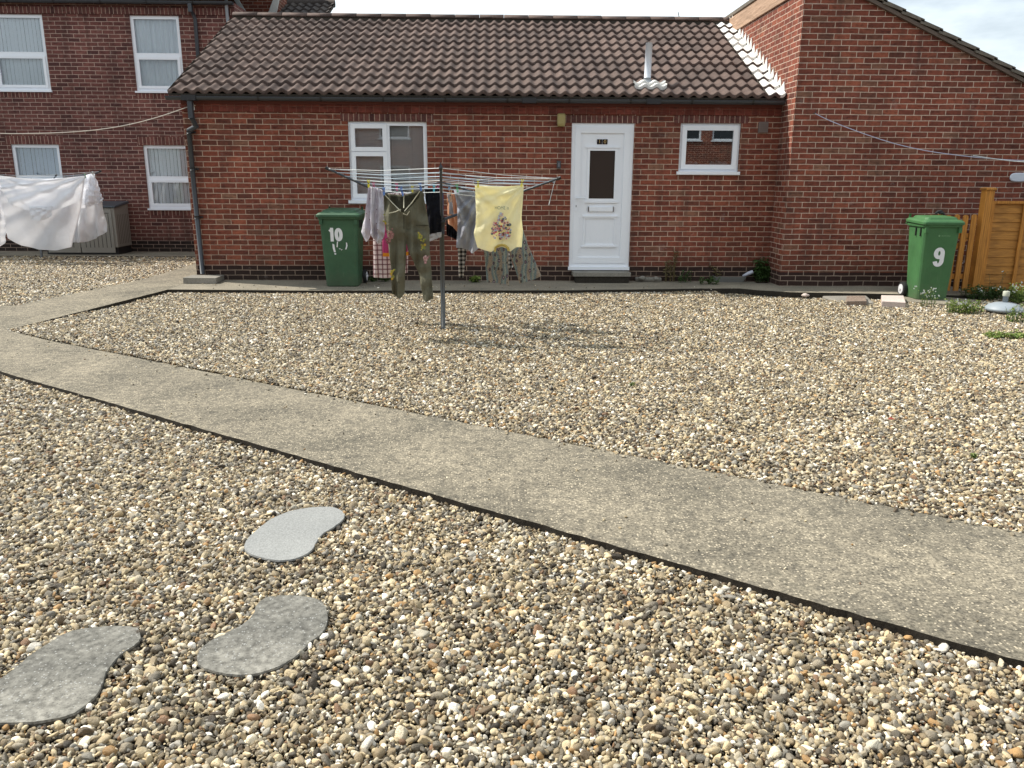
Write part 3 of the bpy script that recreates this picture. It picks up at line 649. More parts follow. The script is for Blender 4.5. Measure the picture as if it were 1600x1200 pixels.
for k in range(7):
    xx=px0+.04+k*(px1-px0-.08)/6; d.box(xx-.004,xx+.004,yy-.004,yy+.001,pz0+.03,pz1-.03)
d.build('lower_panel',M_white,lf,bevel=.003)
d=MB(); d.box(gx0+.01,gx1-.01,y-.004,yy,1.04,1.105); lb=d.build('letterbox',M_white,lf,bevel=.008)
for q in(gx0-.006,gx1-.009): d=MB(); d.box(q,q+.015,y-.002,yy,1.035,1.11); d.build('letterbox_end',mat('chrome_end',(.2,.2,.22),.3,.7),lb)
d=MB(); d.box(a+.018,a+.048,y-.012,y+.004,1.04,1.27); hd=d.build('handle',M_white,lf,bevel=.006)
d=MB(); d.tube([(a+.033,y-.01,1.23),(a+.033,y-.05,1.23),(a+.16,y-.052,1.232)],.010,8); d.build('lever',M_white,hd)
d=MB(); d.box(a+.028,a+.038,y-.0135,y-.010,1.10,1.13); d.build('keyhole',M_gutd,hd)
def text(s,size,m,name,parent,loc,rot=(math.pi/2,0,0),sx=1,offset=0,ext=.002,rz=0):
    cu=bpy.data.curves.new(name,'FONT'); cu.body=s; cu.size=size; cu.extrude=ext; cu.offset=offset; cu.align_x='CENTER'; cu.align_y='CENTER'; cu.space_character=1.0
    t=bpy.data.objects.new('t',cu); COL.objects.link(t); bpy.context.view_layer.update()
    me=bpy.data.meshes.new_from_object(t.evaluated_get(bpy.context.evaluated_depsgraph_get())); bpy.data.objects.remove(t)
    me.materials.clear(); me.materials.append(m); o=bpy.data.objects.new(name,me); COL.objects.link(o); o.parent=parent; o.location=Vector(loc)-(parent.location if parent and parent.parent is None else Vector((0,0,0)))
    o.rotation_euler=rot; o.scale=(sx,1,1); return o
d=MB(); cx=(gx0+gx1)/2-.01; 

def ploc(p): # location of a grandchild given world coords where every ancestor sits at -(root) etc.
    return p
def world_child(o,parent,world):
    o.parent=parent; q=parent; off=Vector((0,0,0))
    while q: off+=q.location; q=q.parent
    o.location=Vector(world)-off
for s_,q in(('1',-.04),('0',.04)):
    d=MB(); d.box(cx+q-.037,cx+q+.037,y+.012,yy+.001,2.005,2.075); npl=d.build('number_plate',mat('black_plate',(.01,.009,.01),.25),lf)
    o=text(s_,.075,M_gold,'digit',None,(0,0,0)); world_child(o,npl,(cx+q,y+.010,2.04))
s=MB(); s.box(x0-.014,x0,y+.02,y+.08,z0-.06,z1); s.box(x1,x1+.014,y+.02,y+.08,z0-.06,z1); s.box(x0-.014,x1+.014,y+.02,y+.08,z1,z1+.012); s.box(x0,x1,y+.005,y+.08,z0-.05,z0-.002); s.build('sealant',M_seal,dr)
# lamp, doorbell, vent, airbrick pieces
def wpos(x,yp): return onY(x,yp,YM)
p=wpos(876.5,188); m=MB(); m.loft([rrect(p.x,YM-.045,p.z-.09,.10,.07,.02),rrect(p.x,YM-.05,p.z-.05,.12,.09,.03),rrect(p.x,YM-.05,p.z+.07,.12,.09,.03),rrect(p.x,YM-.045,p.z+.09,.10,.07,.02)]); m.box(p.x-.05,p.x+.05,YM-.012,YM,p.z-.08,p.z+.08); m.build('wall_lamp',M_lamp,bun,bevel=.008)
p=wpos(873,257.5); m=MB(); m.box(p.x-.03,p.x+.03,YM-.022,YM,p.z-.055,p.z+.055); db=m.build('doorbell',mat('grey_bell',(.06,.06,.065),.5),bun,bevel=.006)
m=MB(); m.box(p.x-.013,p.x+.013,YM-.03,YM-.018,p.z-.03,p.z+.03); m.build('bell_push',mat('bell_push',(.16,.17,.2),.3),db,bevel=.004)
p=wpos(865,282); m=MB(); m.box(p.x-.015,p.x+.02,YM-.02,YM,p.z-.035,p.z+.035); m.build('junction_box',mat('grey_box',(.25,.25,.28),.5),bun,bevel=.004)
p=wpos(1192,199); m=MB(); m.box(p.x-.07,p.x+.07,YM-.03,YM,p.z-.075,p.z+.075)
for k in range(5): m.box(p.x-.062,p.x+.062,YM-.042,YM-.03,p.z-.062+k*.027,p.z-.048+k*.027)
m.build('vent',M_ventm,bun,bevel=.004)
# flue on roof
fs=.50; fy,fz=YE+sy*fs,ZE+sz*fs
fx=onY(1011,133,fy).x; ftop=onY(1015,67,fy)
m=MB(); m.tube([(fx,fy,fz-.05),(fx+.005,fy,ftop.z)],.05,16); fl2=m.build('flue_pipe',M_flue,rf)
m=MB(); m.tube([(fx,fy,fz+.02),(fx,fy,fz+.09)],[.09,.05],16); m.build('flue_collar',mat('grey_collar',(.22,.24,.26),.6),fl2)
tile_roof('flue_flashing',M_whitep,fx-.235,fx+.235,YE+sy*(fs-.28)-sz*.02,ZE+sz*(fs-.28)+.03,YE+sy*(fs-.02)-sz*.02,ZE+sz*(fs-.02)+.03,rf,gauge=.16)
# ------------------------------------------------------------------ two storey building on the left
bl=empty('apartment_building',(-9,YL,0),'two storey dark red brick block with white windows behind the white sheets','building')
def wz(px_,py_): v=onY(px_,py_,YL); return v.x,v.z
W=[]
for (a,b,c,d,kind) in ((-25,133,72,22,'white'),(207,133,278,24,'curtain'),(23,318,90,226,'blue'),(228,328,299,227,'white')):
    xx0,_=wz(a,(b+d)/2); xx1,_=wz(c,(b+d)/2); _,zz0=wz((a+c)/2,b); _,zz1=wz((a+c)/2,d); W.append([xx0,xx1,zz0,zz1,kind])
xA=(W[0][0]+0); 
for w_ in W: w_[1]=max(w_[1],w_[0]+.95)
W[0][0]=W[0][1]-1.05
zt_=(W[0][3]+W[1][3])/2; 
for k in(0,1): W[k][3]=zt_; W[k][2]=(zt_-1.42)
for k in(2,3): W[k][3]=W[3][3]; 
W[2][2]=W[3][2]
topL=wz(200,4)[1]
RXL=wz(367,30)[0]
m=MB(); wall_open(m,-22,RXL,YL,-.12,topL+.02,[tuple(w_[:4]) for w_ in W]+[(-12.2,-11.2,W[0][2],W[0][3]),(-12.2,-11.2,W[3][2],W[3][3])],depth=.09)
m.quad([(RXL,YL,-.12),(RXL,26,-.12),(RXL,26,topL+.02),(RXL,YL,topL+.02)]); m.build('wall',M_brickL,bl)
for w_ in W[2:]: m=MB(); m.box(w_[0]-.1,w_[1]+.1,YL-.003,YL+.05,w_[3],w_[3]+.16); m.build('lintel',M_sold,bl)
for w_ in W[:]: m=MB(); m.box(w_[0]-.03,w_[1]+.03,YL-.003,YL+.05,w_[2]-.11,w_[2]-.012); m.build('brick_sill',M_sold,bl)
m=MB(); m.box(-22,RXL,YL-.02,YL+.02,topL-.21,topL-.09); m.build('header_band',M_sold,bl)
for w_ in W: sash_window(bl,w_[0],w_[1],w_[2],w_[3],YL,w_[4])
for zz in((W[0][2],W[0][3]),(W[3][2],W[3][3])): sash_window(bl,-12.2,-11.2,zz[0],zz[1],YL,'white')
gutter(bl,-22,RXL+.02,YL-.12,topL+.01,.055)
m=MB(); p1=onY(299,8,YL-.06);p2=onY(309,110,YL-.06); m.box(p1.x-.035,p1.x+.035,YL-.17,YL-.10,topL-.18,topL-.03); m.tube([(p1.x+.02,YL-.10,topL-.17),(p1.x+.05,YL-.06,topL-.3),(p2.x,YL-.055,1.5),(p2.x,YL-.055,.05)],.035,10); m.build('downpipe',M_gut,bl)
m=MB(); p=onY(354,20,YL-.06); m.tube([(p.x,YL-.06,topL+.9),(p.x+.03,YL-.06,1.5)],.03,10); m.build('soil_pipe',mat('pale_pipe',(.32,.36,.40),.4),bl)
# roof above the gutter (just out of frame) 
m=MB(); m.quad([(-22.2,YL-.2,topL+.05),(RXL+.1,YL-.2,topL+.05),(RXL+.1,YL+4,topL+2.1),(-22.2,YL+4,topL+2.1)]); m.quad([(-22.2,YL+4,topL+2.1),(RXL+.1,YL+4,topL+2.1),(RXL+.1,YL+8.2,topL+.05),(-22.2,YL+8.2,topL+.05)]); m.build('roof',M_tile3,bl)
# ------------------------------------------------------------------ far house peeping over the ridge
fh=empty('brick_house',(-5,20,0),'far red brick house peeping over the left end of the bungalow ridge','house')
YF=20.5
a=onY(352,28,YF);b=onY(436,28,YF);t1=onY(436,-6,YF)
m=MB(); m.box(a.x-1.5,b.x,YF,YF+5,0,t1.z+.6,0); m.build('wall',M_brickG,fh)
m=MB(); P=[onY(418,26,YF-.02),onY(432,24,YF-.02),onY(438,-6,YF-.02),onY(430,-6,YF-.02)]; m.loft([[tuple(q) for q in P],[(q.x,q.y-.06,q.z) for q in P]][::-1]); m.build('flashing',M_whitep,fh)
m=MB(); q=[onY(365,-3,YF-.03),onY(372,-3,YF-.03),onY(384,17,YF-.03),onY(379,20,YF-.03)]; m.loft([[tuple(v) for v in q],[(v.x,v.y-.08,v.z) for v in q]][::-1]); m.build('bargeboard',M_linew,fh)
r0=onY(430,30,19.6); r1=onY(508,30,19.6); rt_=onY(470,8,20.6)
lr,_=tile_roof('roof',M_tile3,r0.x,r1.x,19.3,rt_.z-.62,20.9,rt_.z+.08,fh,per=.19,gauge=.34)
m=MB(); m.tube([(r0.x,20.9,rt_.z+.10),(r1.x,20.9,rt_.z+.10)],.09,10); m.build('ridge',M_tile3,lr)
m=MB(); m.box(r0.x+.05,r1.x-.1,19.45,22.5,0,rt_.z-.6); m.build('lower_wall',M_brickG,fh)
m=MB(); e0=onY(436,-4,21.4);e1=onY(484,-4,21.4);e2=onY(488,8,21.4); m.quad([tuple(e0),tuple(e1),tuple(e2),(e0.x,21.4,e2.z)]); m.box(e0.x,e2.x,21.4,26,0,e2.z-.01); m.quad([tuple(e0),tuple(e1),(e1.x,26,e1.z+1.2),(e0.x,26,e0.z+1.2)]);m.build('upper_wall',M_brickG,fh)
# ------------------------------------------------------------------ gable house on the right
gh=empty('gable_house',(4.22,YG,0),'tall red brick gable end with a roof sloping down to the right','house')
v0=onY(1355,2,YG); v1=onY(1600,131,YG); slope=(v1.z-v0.z)/(v1.x-v0.x)
def vz(x): return v0.z+slope*(x-v0.x)
XE=11.0; GT=vz(XR)
m=MB(); 
m.quad([(XR,YG,-.12),(XE,YG,-.12),(XE,YG,vz(XE)),(XR,YG,vz(XR))])
m.quad([(XR,19,-.12),(XR,YG,-.12),(XR,YG,4.0),(XR,19,4.0)])
m.build('wall',M_brickG,gh)
m=MB(); m.box(XR-.03,XR+.16,YG+.03,19,4.003,4.26); m.build('fascia',M_fasc,gh)
# roof with stepped verge
L_=math.hypot(XE-XR,vz(XR)-vz(XE))
m=MB(); n=int((XE-XR)/.27); ca=(XE-XR)/L_; sa=slope*ca
for i in range(n+1):
    xa=XR-.02+i*.27; xb=xa+.32; za=vz(xa)+.10; zb=vz(xb)+.10
    for (yA,yB) in((YG-.07,19.2),):
        m.loft([[(xa,yA,za-.055),(xb,yA,zb-.015),(xb,yA,zb+.022),(xa,yA,za+.0)],[(xa,yB,za-.055),(xb,yB,zb-.015),(xb,yB,zb+.022),(xa,yB,za+.0)]])
gr=m.build('roof',M_tile2,gh)
m=MB(); m.loft([[(XR,YG-.05,vz(XR)-.0),(XE,YG-.05,vz(XE)-.0),(XE,YG-.05,vz(XE)+.05),(XR,YG-.05,vz(XR)+.05)],[(XR,YG+.3,vz(XR)),(XE,YG+.3,vz(XE)),(XE,YG+.3,vz(XE)+.05),(XR,YG+.3,vz(XR)+.05)]]); m.build('undercloak',mat('undercloak_brown',(.13,.095,.075),.8),gr)
# oval plaque
p=onY(1592,277,YG); m=MB(); 
A=[(p.x+.135*math.copysign(abs(math.cos(t))**.6,math.cos(t)),p.z+.062*math.copysign(abs(math.sin(t))**.8,math.sin(t))) for t in [2*math.pi*k/28 for k in range(28)]]
m.loft([[(a_,YG,b_) for a_,b_ in A],[(a_,YG-.012,b_) for a_,b_ in A],[(p.x+(a_-p.x)*.9,YG-.018,p.z+(b_-p.z)*.85) for a_,b_ in A]]); pq=m.build('plaque',mat('white_plaque',(.6,.64,.72),.4),gh)
# far right roof
fr=empty('terrace_house',(12,24,0),'distant low tiled roof beyond the right gable','house')
p=onY(1577,107,24); m=MB(); m.box(p.x,p.x+6,24,30,0,p.z-.7); m.build('wall',M_brickG,fr)
tile_roof('roof',M_tile2,p.x-.1,p.x+6,23.6,p.z-.9,26,p.z+.05,fr,per=.25)
# opposite building behind the photographer (seen only as reflection)
op=empty('facing_building',(0,-9,0),'brick building behind the viewer, reflected in the bungalow windows','building')
OW=[(7.45,8.4,3.05,4.3),(8.85,9.8,3.05,4.3),(5.0,6.0,3.05,4.3),(1.5,2.5,3.05,4.3),(-4.5,-3.3,.9,2.0),(-4.5,-3.3,3.05,4.3),(7.8,9.0,.9,2.0),(-9,-8,3.05,4.3),(-1.5,-.3,.9,2.0)]
m=MB(); wall_open(m,-16,16,9,0,5.3,[(-b,-a,c,d) for a,b,c,d in OW],depth=.09); v=[(-x,-y_,z) for x,y_,z in m.v]; m.v=v
m.build('wall',M_brickG,op)
for a,b,c,d in OW:
    f=MB(); frame_rect(f,a,b,c,d,-9.09,-9.03,.07); f.box(a-.05,b+.05,-9.05,-8.95,c-.04,c); wo2=f.build('window',M_white,op)
    g=MB(); g.box(a+.07,b-.07,-9.07,-9.065,c+.07,d-.07); g.build('pane',mat('dark_far_glass',(.02,.025,.03),.05),wo2)
m=MB(); m.quad([(-16,-8.8,5.3),(16,-8.8,5.3),(16,-13,7.4),(-16,-13,7.4)]); m.build('roof',M_tile3,op)

# ------------------------------------------------------------------ ropes
def sagline(name,pts,Ys,r,m,label,cat='clothes line'):
    P=[onY(x,y,Y) for (x,y),Y in zip(pts,Ys)]; mb=MB(); Q=[]
    for i in range(len(P)-1):
        for k in range(4): 
            a=P[max(i-1,0)];b=P[i];c=P[i+1];d=P[min(i+2,len(P)-1)];t=k/4
            Q.append(.5*((2*b)+(-a+c)*t+(2*a-5*b+4*c-d)*t*t+(-a+3*b-3*c+d)*t**3))
    Q.append(P[-1]); mb.tube(Q,r,6); o=mb.build(name,m,origin=tuple(P[0])); tag(o,label,cat); return o,P
o,P=sagline('clothes_line',[(302,164),(250,182),(200,195),(150,203),(100,207),(50,208.5),(0,208.5),(-100,203),(-260,185)],[12.2,12.1,12.0,11.9,11.8,11.7,11.6,11.4,11.1],.006,M_rope,'slack cream rope running left from the bungalow corner over the gravel')
h=MB(); h.tube([P[0]+Vector((0,.1,0)),P[0]],.008,6); h.tube([P[0]+Vector((0,-.01,.03)),P[0]+Vector((.02,-.03,-.07))],.009,6); hk=h.build('hook',M_rope,o,origin=tuple(P[0])); 
o,P=sagline('clothes_line',[(1273,177),(1300,190),(1350,209),(1400,225),(1450,236),(1500,243),(1550,248),(1600,251),(1720,255),(1900,250)],[11.7,11.65,11.5,11.4,11.3,11.2,11.1,11.0,10.8,10.4],.0055,M_ropeb,'slack pale blue line hooked on the gable wall above the green bin')
h=MB(); h.tube([P[0]+Vector((0,.07,0)),P[0]+Vector((0,-.02,.0)),P[0]+Vector((.01,-.02,.04))],.006,6); h.build('hook',M_gal,o,origin=tuple(P[0]))
o,P=sagline('clothes_line',[(1520,243),(1560,249),(1600,253),(1700,257),(1900,255)],[11.2,11.0,10.9,10.7,10.2],.006,M_linew,'short thicker white line tied below the pale blue one at the right edge')

# ------------------------------------------------------------------ rotary dryers
def make_dryer(base,tips,ztop,zhub,label,lower_r=.026,quads=('all',)):
    bx,by=base; d=empty('rotary_dryer',(bx,by,-.06),label,'rotary dryer','rotary clothes dryers')
    m=MB(); m.tube([(bx,by,-.1),(bx,by,zhub-.0)],.024,12); po=m.build('pole',M_gal,d)
    m=MB(); m.tube([(bx,by,zhub-.02),(bx,by,ztop)],.016,10); m.tube([(bx,by,ztop-.02),(bx,by,ztop+.05)],[.014,.005],8); m.build('inner_pole',M_arm,po)
    m=MB(); m.tube([(bx,by,zhub-.12),(bx,by,zhub-.02),(bx,by,zhub+.0)],[.03,.032,.045],12); m.tube([(bx,by,zhub+.0),(bx,by,zhub+.05)],[.045,.03],12); m.build('hub',M_gutd,d)
    T=[Vector(t) for t in tips]; H=Vector((bx,by,zhub+.02)); arms=[]
    for t in T:
        m=MB(); m.tube([H,H.lerp(t,.5),t],[.014,.013,.011],8); ar=m.build('arm',M_arm,d)
        s=MB(); q=H.lerp(t,.52); s.tube([(bx,by,ztop-.14),tuple((Vector((bx,by,ztop-.14))+q)/2+Vector((0,0,-.01))),tuple(q)],.008,6); s.build('strut',M_arm,ar)
        s=MB(); s.tube([t-(t-H).normalized()*.02,t+(t-H).normalized()*.03],.017,8); s.build('end_cap',M_gutd,ar)
    for k in range(4):
        m=MB(); a=T[k];b=T[(k+1)%4]
        for i,fr_ in enumerate((1.0,.93,.86,.79,.72,.65,.58)):
            p=H.lerp(a,fr_);q=H.lerp(b,fr_); c=(p+q)/2+Vector((0,0,-.012-.012*random.random())); m.tube([p,p.lerp(c,.6),c,q.lerp(c,.6),q],0.0029,5,m=i%3==0 and 1 or 0)
        m.build('line',[M_line,M_linew],d)
    return d,H,T
BX,BY=-.52,8.48
ztop=onY(689,262,BY).z
zhub=onY(691,347,BY).z
tl=onY(513,264,BY+.1); tr=onY(872,279,BY-.05)
D1,H1,T1=make_dryer((BX,BY),[tl,(BX+.074,BY-1.2,1.59),tr,(BX-.074,BY+1.2,1.56)],ztop,zhub,'grey rotary clothes dryer with blue lines in the middle of the gravel')
m=MB(); p=onY(868,281,BY-.05); m.tube([p,p+Vector((-.02,-.02,-.05)),p+Vector((-.05,-.03,-.18)),p+Vector((-.065,-.02,-.25))],.003,5); m.build('loose_cord',M_linew,D1)
PB=onZ(66,406,-.06); tr2=onY(156,268,PB.y); zt2=onY(66,262,PB.y).z
D2,H2,T2=make_dryer((PB.x,PB.y),[(PB.x-1.15,PB.y+.1,1.56),(PB.x+.05,PB.y-.95,1.50),tr2,(PB.x-.02,PB.y+.95,1.52)],1.42,.95,'rotary clothes dryer mostly hidden by white sheets at the left')

# ------------------------------------------------------------------ hanging cloth: Coons patch from outline, two layers
def resamp(P,n):
    P=np.array(P,float); s=np.r_[0,np.cumsum(np.hypot(*np.diff(P,axis=0).T))]; s/=s[-1]; t=np.linspace(0,1,n)
    # smooth by cubic-ish: dense linear then box filter keeping ends
    q=np.stack([np.interp(t,s,P[:,0]),np.interp(t,s,P[:,1])],1)
    for _ in range(2): q[1:-1]=(q[:-2]+2*q[1:-1]+q[2:])/4
    return q
def cloth(name,patches,parent,mats,Y,label=None,cat=None,group=None,puff=.02,fold=.02,nf=5,drape=False,regions=(),nu=40,nv=44,seed=0,tilt=0.,grp=None,sway=0.,mi=0):
    """patches: list of (top,left,bottom,right) polylines in photo pixels; tilt: extra depth from left to right"""
    r=random.Random(seed); ph=[r.uniform(0,6.28) for _ in range(8)]; fr=[nf*r.uniform(.6,1.5) for _ in range(4)]
    mb=MB(); grid=[]
    allp=np.array([p for pa in patches for e in pa for p in e]); xmn,xmx=allp[:,0].min(),allp[:,0].max(); ymn,ymx=allp[:,1].min(),allp[:,1].max()
    O=onY(xmn,ymx,Y)
    for pi,(T,Lf,B,Rt) in enumerate(patches):
        T=resamp(T,nu);B=resamp(B,nu);Lf=resamp(Lf,nv);Rt=resamp(Rt,nv)
        c00,c10,c01,c11=T[0],T[-1],B[0],B[-1]
        Fr=[];Bk=[];UV=[]
        for j in range(nv):
            v=j/(nv-1)
            for i in range(nu):
                u=i/(nu-1); q=(1-v)*T[i]+v*B[i]+(1-u)*Lf[j]+u*Rt[j]-((1-u)*(1-v)*c00+u*(1-v)*c10+(1-u)*v*c01+u*v*c11)
                gu=(q[0]-xmn)/(xmx-xmn); gv=(q[1]-ymn)/(ymx-ymn)
                w_=.25+.75*gv
                f=fold*w_*(math.sin(gu*fr[0]*6.28+ph[0]+1.2*gv)+.6*math.sin(gu*fr[1]*9.4+ph[1]-1.5*gv)+.4*math.sin((gu*4+gv*5)*2+ph[2])+.35*math.sin(gv*11+gu*7+ph[3]))+fold*.35*math.sin(gv*19+gu*13*math.sin(gv*3+ph[5]))
                f+=fold*.5*math.sin(6.28*abs(gu-.5)*6*(1-gv)+ph[4])*(1-gv)
                if drape:
                    a1=math.atan2(gv*1.3+.02,gu+.04); a2=math.atan2(gv*1.3+.02,1.04-gu); d1=math.hypot(gu,gv); d2=math.hypot(1-gu,gv)
                    f=fold*(.9*math.sin(a1*13+ph[0])*min(1,d1*1.6)*max(0,1-gu*.8)+.9*math.sin(a2*15+ph[1])*min(1,d2*1.6)*max(0,.2+gu*.8)+.5*math.sin(gu*9+ph[2])*gv+.25*math.sin(a2*31+ph[3])*min(1,d2))
                lob=math.sqrt(max(0,math.sin(math.pi*min(max(u,0),1))))
                if len(patches)>1 and pi==0: lob=lob*(1-v*v)+v*v*math.sqrt(abs(math.sin(2*math.pi*u)))
                th=puff*lob*((.35+.65*math.sin(min(1,v*1.3)*math.pi/2)) if pi==0 else 1)
                yb=Y+tilt*(gu-.5)+sway*gv
                P=onY(q[0],q[1],yb); d=Vector((P.x,P.y,P.z-CH)).normalized()
                Pf=P+Vector((0,f-th,0)); Pb=P+Vector((0,f+th+.0015,0))
                Fr.append(Pf);Bk.append(Pb);UV.append((P.x-O.x,P.z-O.z)); grid.append((q[0],q[1],Pf))
        fs=[(j*nu+i,(j+1)*nu+i,(j+1)*nu+i+1,j*nu+i+1) for j in range(nv-1) for i in range(nu-1)]
        n0=nu*nv; vs=Fr+Bk; fb=[tuple(n0+k for k in f[::-1]) for f in fs]; ed=[]
        for i in range(nu-1): ed.append((i,i+1,n0+i+1,n0+i)); 
        for j in range(nv-1): ed.append((j*nu,n0+j*nu,n0+(j+1)*nu,(j+1)*nu)); ed.append((j*nu+nu-1,(j+1)*nu+nu-1,n0+(j+1)*nu+nu-1,n0+j*nu+nu-1))
        f0=len(mb.f); mb.mesh(vs,fs+fb+ed,mi,True,UV+UV)
        G0=grid[-nu*nv:]
        for (poly,rm) in regions:
            cx_=np.array([np.mean([G0[k][0] for k in f]) for f in fs]); cy_=np.array([np.mean([G0[k][1] for k in f]) for f in fs]); ins=inpoly(cx_,cy_,poly)
            for k in np.nonzero(ins)[0]: mb.m[f0+int(k)]=rm
    if parent is None:
        o=mb.build(name,mats,origin=tuple(onY((xmn+xmx)/2,ymn,Y))); tag(o,label,cat,group)
    else:
        o=mb.build(name,mats); world_child(o,parent,(0,0,0))
    G=np.array([(a,b) for a,b,_ in grid]); GP=[c for _,_,c in grid]
    def at(x,y,off=.006):
        k=int(np.argmin((G[:,0]-x)**2+(G[:,1]-y)**2)); P=GP[k]; R=onY(x,y,P.y-off); return R
    return o,at
def clothmat(name,col,trans=.25,build=None,amp=.25):
    def b_(nt,b):
        uv=uvs(nt); c=build(nt,uv) if build else mixc(nt,amp,col,ramp(nt,noise(nt,uv,6,4),[(.3,(.75,.75,.75)),(.7,(1.2,1.2,1.2))]),'MULTIPLY')
        nt.links.new(c,b.inputs['Base Color']) if isinstance(c,bpy.types.NodeSocket) else None
        b.inputs['Roughness'].default_value=.92; b.inputs['Specular IOR Level'].default_value=.12
        n1=noise(nt,uv,14,4,.6); n2=noise(nt,uv,320,2)
        x=bump(nt,b,n1,.6,.03); bump(nt,b,n2,.12,.002,x)
        if trans: translucent(nt,b,c,trans)
    return mat(name,build=b_)
def sepuv(nt,uv): s=N(nt,'ShaderNodeSeparateXYZ',{0:uv}); return s.outputs[0],s.outputs[1]
def stripe(nt,x,period,width,ph=0.):
    f=math_(nt,'FRACT',math_(nt,'ADD',math_(nt,'DIVIDE',x,period),ph)); return math_(nt,'LESS_THAN',f,width)
def spots(nt,uv):
    vo=N(nt,'ShaderNodeTexVoronoi',{'Vector':uv,'Scale':26.,'Randomness':.75}); f=math_(nt,'LESS_THAN',vo.outputs['Distance'],.17)
    g=N(nt,'ShaderNodeSeparateColor',{0:vo.outputs['Color']}).outputs[0]
    return mixc(nt,f,(.66,.63,.68),mixc(nt,g,(.10,.10,.13),(.35,.12,.17)))
def plaid(nt,uv):
    x,y=sepuv(nt,uv); a=stripe(nt,x,.052,.28); b=stripe(nt,y,.052,.28,.3)
    c=mixc(nt,math_(nt,'MULTIPLY',a,.75),(.70,.60,.58),(.13,.035,.05)); return mixc(nt,math_(nt,'MULTIPLY',b,.75),c,(.13,.035,.05))
def gingham(nt,uv):
    x,y=sepuv(nt,uv); a=stripe(nt,x,.046,.5); b=stripe(nt,y,.046,.5); s=math_(nt,'ADD',a,b)
    return ramp(nt,math_(nt,'MULTIPLY',s,.5),[(0,(.56,.52,.47)),(.4,(.16,.15,.14)),(.9,(.014,.014,.014))],'CONSTANT')
def paisley(nt,uv):
    w_=N(nt,'ShaderNodeTexWave',{'Vector':uv,'Scale':3.0,'Distortion':3.5,'Detail':2,'Detail Scale':2.},wave_type='BANDS',bands_direction='X').outputs['Fac']
    c=ramp(nt,w_,[(.1,(.30,.24,.18)),(.45,(.19,.21,.21)),(.75,(.13,.20,.21)),(1,(.30,.31,.26))])
    mpv=N(nt,'ShaderNodeMapping',{'Vector':uv,'Scale':(1.25,.8,1)}).outputs[0]
    vo=N(nt,'ShaderNodeTexVoronoi',{'Vector':mpv,'Scale':17.,'Randomness':.45})
    d=ramp(nt,vo.outputs['Distance'],[(0,(.55,.5,.5)),(.1,(.10,.03,.10)),(.2,(.03,.03,.035)),(.3,(.3,.26,.2)),(.36,(.5,.5,.5))],'CONSTANT')
    f=math_(nt,'LESS_THAN',vo.outputs['Distance'],.36); c=mixc(nt,math_(nt,'MULTIPLY',f,.75),c,d)
    return mixc(nt,.6,c,ramp(nt,noise(nt,uv,130,3,.7),[(.35,(.35,.35,.35)),(.65,(1.7,1.7,1.7))]),'MULTIPLY')
C_spot=clothmat('spotted_cotton',None,.25,spots); C_olive=clothmat('olive_twill',(.15,.143,.10),.1); C_ol2=clothmat('olive_lining',(.045,.043,.030),.05)
C_plaid=clothmat('plaid_cotton',None,.2,plaid); C_ging=clothmat('gingham_cotton',None,.2,gingham); C_pais=clothmat('paisley_jersey',None,.12,paisley)
C_yel=clothmat('yellow_jersey',(.97,.92,.64),.45,amp=.12); C_yel2=clothmat('yellow_rib',(.62,.47,.13),.2); C_grey=clothmat('grey_jersey',(.42,.43,.48),.35); C_blk=clothmat('black_jersey',(.010,.010,.014),.03)
C_peach=clothmat('peach_cotton',(.66,.36,.22),.3); C_wht=clothmat('white_cotton',(.68,.66,.68),.35); C_pink=clothmat('pink_cotton',(.45,.06,.17),.1); C_or=clothmat('orange_cotton',(.7,.28,.03),.2); C_blue=clothmat('blue_denim',(.05,.08,.17),.1)
C_sheet=clothmat('white_sheet',(.93,.94,.97),.55,amp=.03)
G1='clothes pegged on the middle rotary dryer'
cloth('pyjama_shirt',[([(575,291),(587,293),(600,298)],[(575,291),(573,320),(570,340),(564,362)],[(564,362),(573,379),(580,362),(588,381),(595,380),(601,366)],[(600,298),(600,330),(601,366)])],None,[C_spot],8.2,'white pyjama top with small dark spots, leftmost on the middle dryer','clothing',G1,seed=1,nf=4.5,fold=.04)
G_ol,at=cloth('trousers',[([(599,302),(630,305),(660,296)],[(599,302),(600,340),(603,360)],[(603,360),(630,364),(671,358)],[(660,296),(666,325),(671,358)]),
  ([(603,358),(617,361),(633,360)],[(603,358),(608,392),(612,425),(613,459)],[(613,459),(620,464),(626,466),(632,459)],[(633,360),(635,385),(634,415),(632,459)]),
  ([(629,358),(650,362),(671,356)],[(629,358),(637,390),(645,404),(654,430),(662,468)],[(662,468),(668,470),(678,465)],[(671,356),(671,390),(675,440),(678,465)])],
  None,[C_olive,C_ol2],7.92,'olive green cargo trousers with embroidered flowers hanging open at the waist','clothing',G1,puff=.03,fold=.03,nf=4.,seed=2,nu=70,nv=70,regions=[([(601,306),(630,308),(657,300),(655,309),(643,322),(634,331),(628,331),(616,322)],1)])
def patch_poly(name,pts,at,mats,parent,off=.02,mi=0,th=.004):
    m=MB(); P=[at(x,y,off) for x,y in pts]; 
    m.loft([[tuple(p+Vector((0,th,0))) for p in P],[tuple(p) for p in P]],mi); o=m.build(name,mats); world_child(o,parent,(0,0,0)); return o
def stroke(name,lines,at,m,parent,r=.004,off=.05):
    mb=MB()
    for ln in lines: mb.tube([at(x,y,off) for x,y in ln],r,6)
    o=mb.build(name,m); world_child(o,parent,(0,0,0)); return o
M_zip=mat('cream_zip_tape',(.50,.48,.36),.8)
stroke('zip',[[(601,304),(612,316),(626,330)],[(656,299),(644,316),(632,330)],[(608,333),(618,331),(626,327)],[(630,334),(636,336),(640,330)],[(631,305),(631,325)]],at,M_zip,G_ol,.0045,.072)
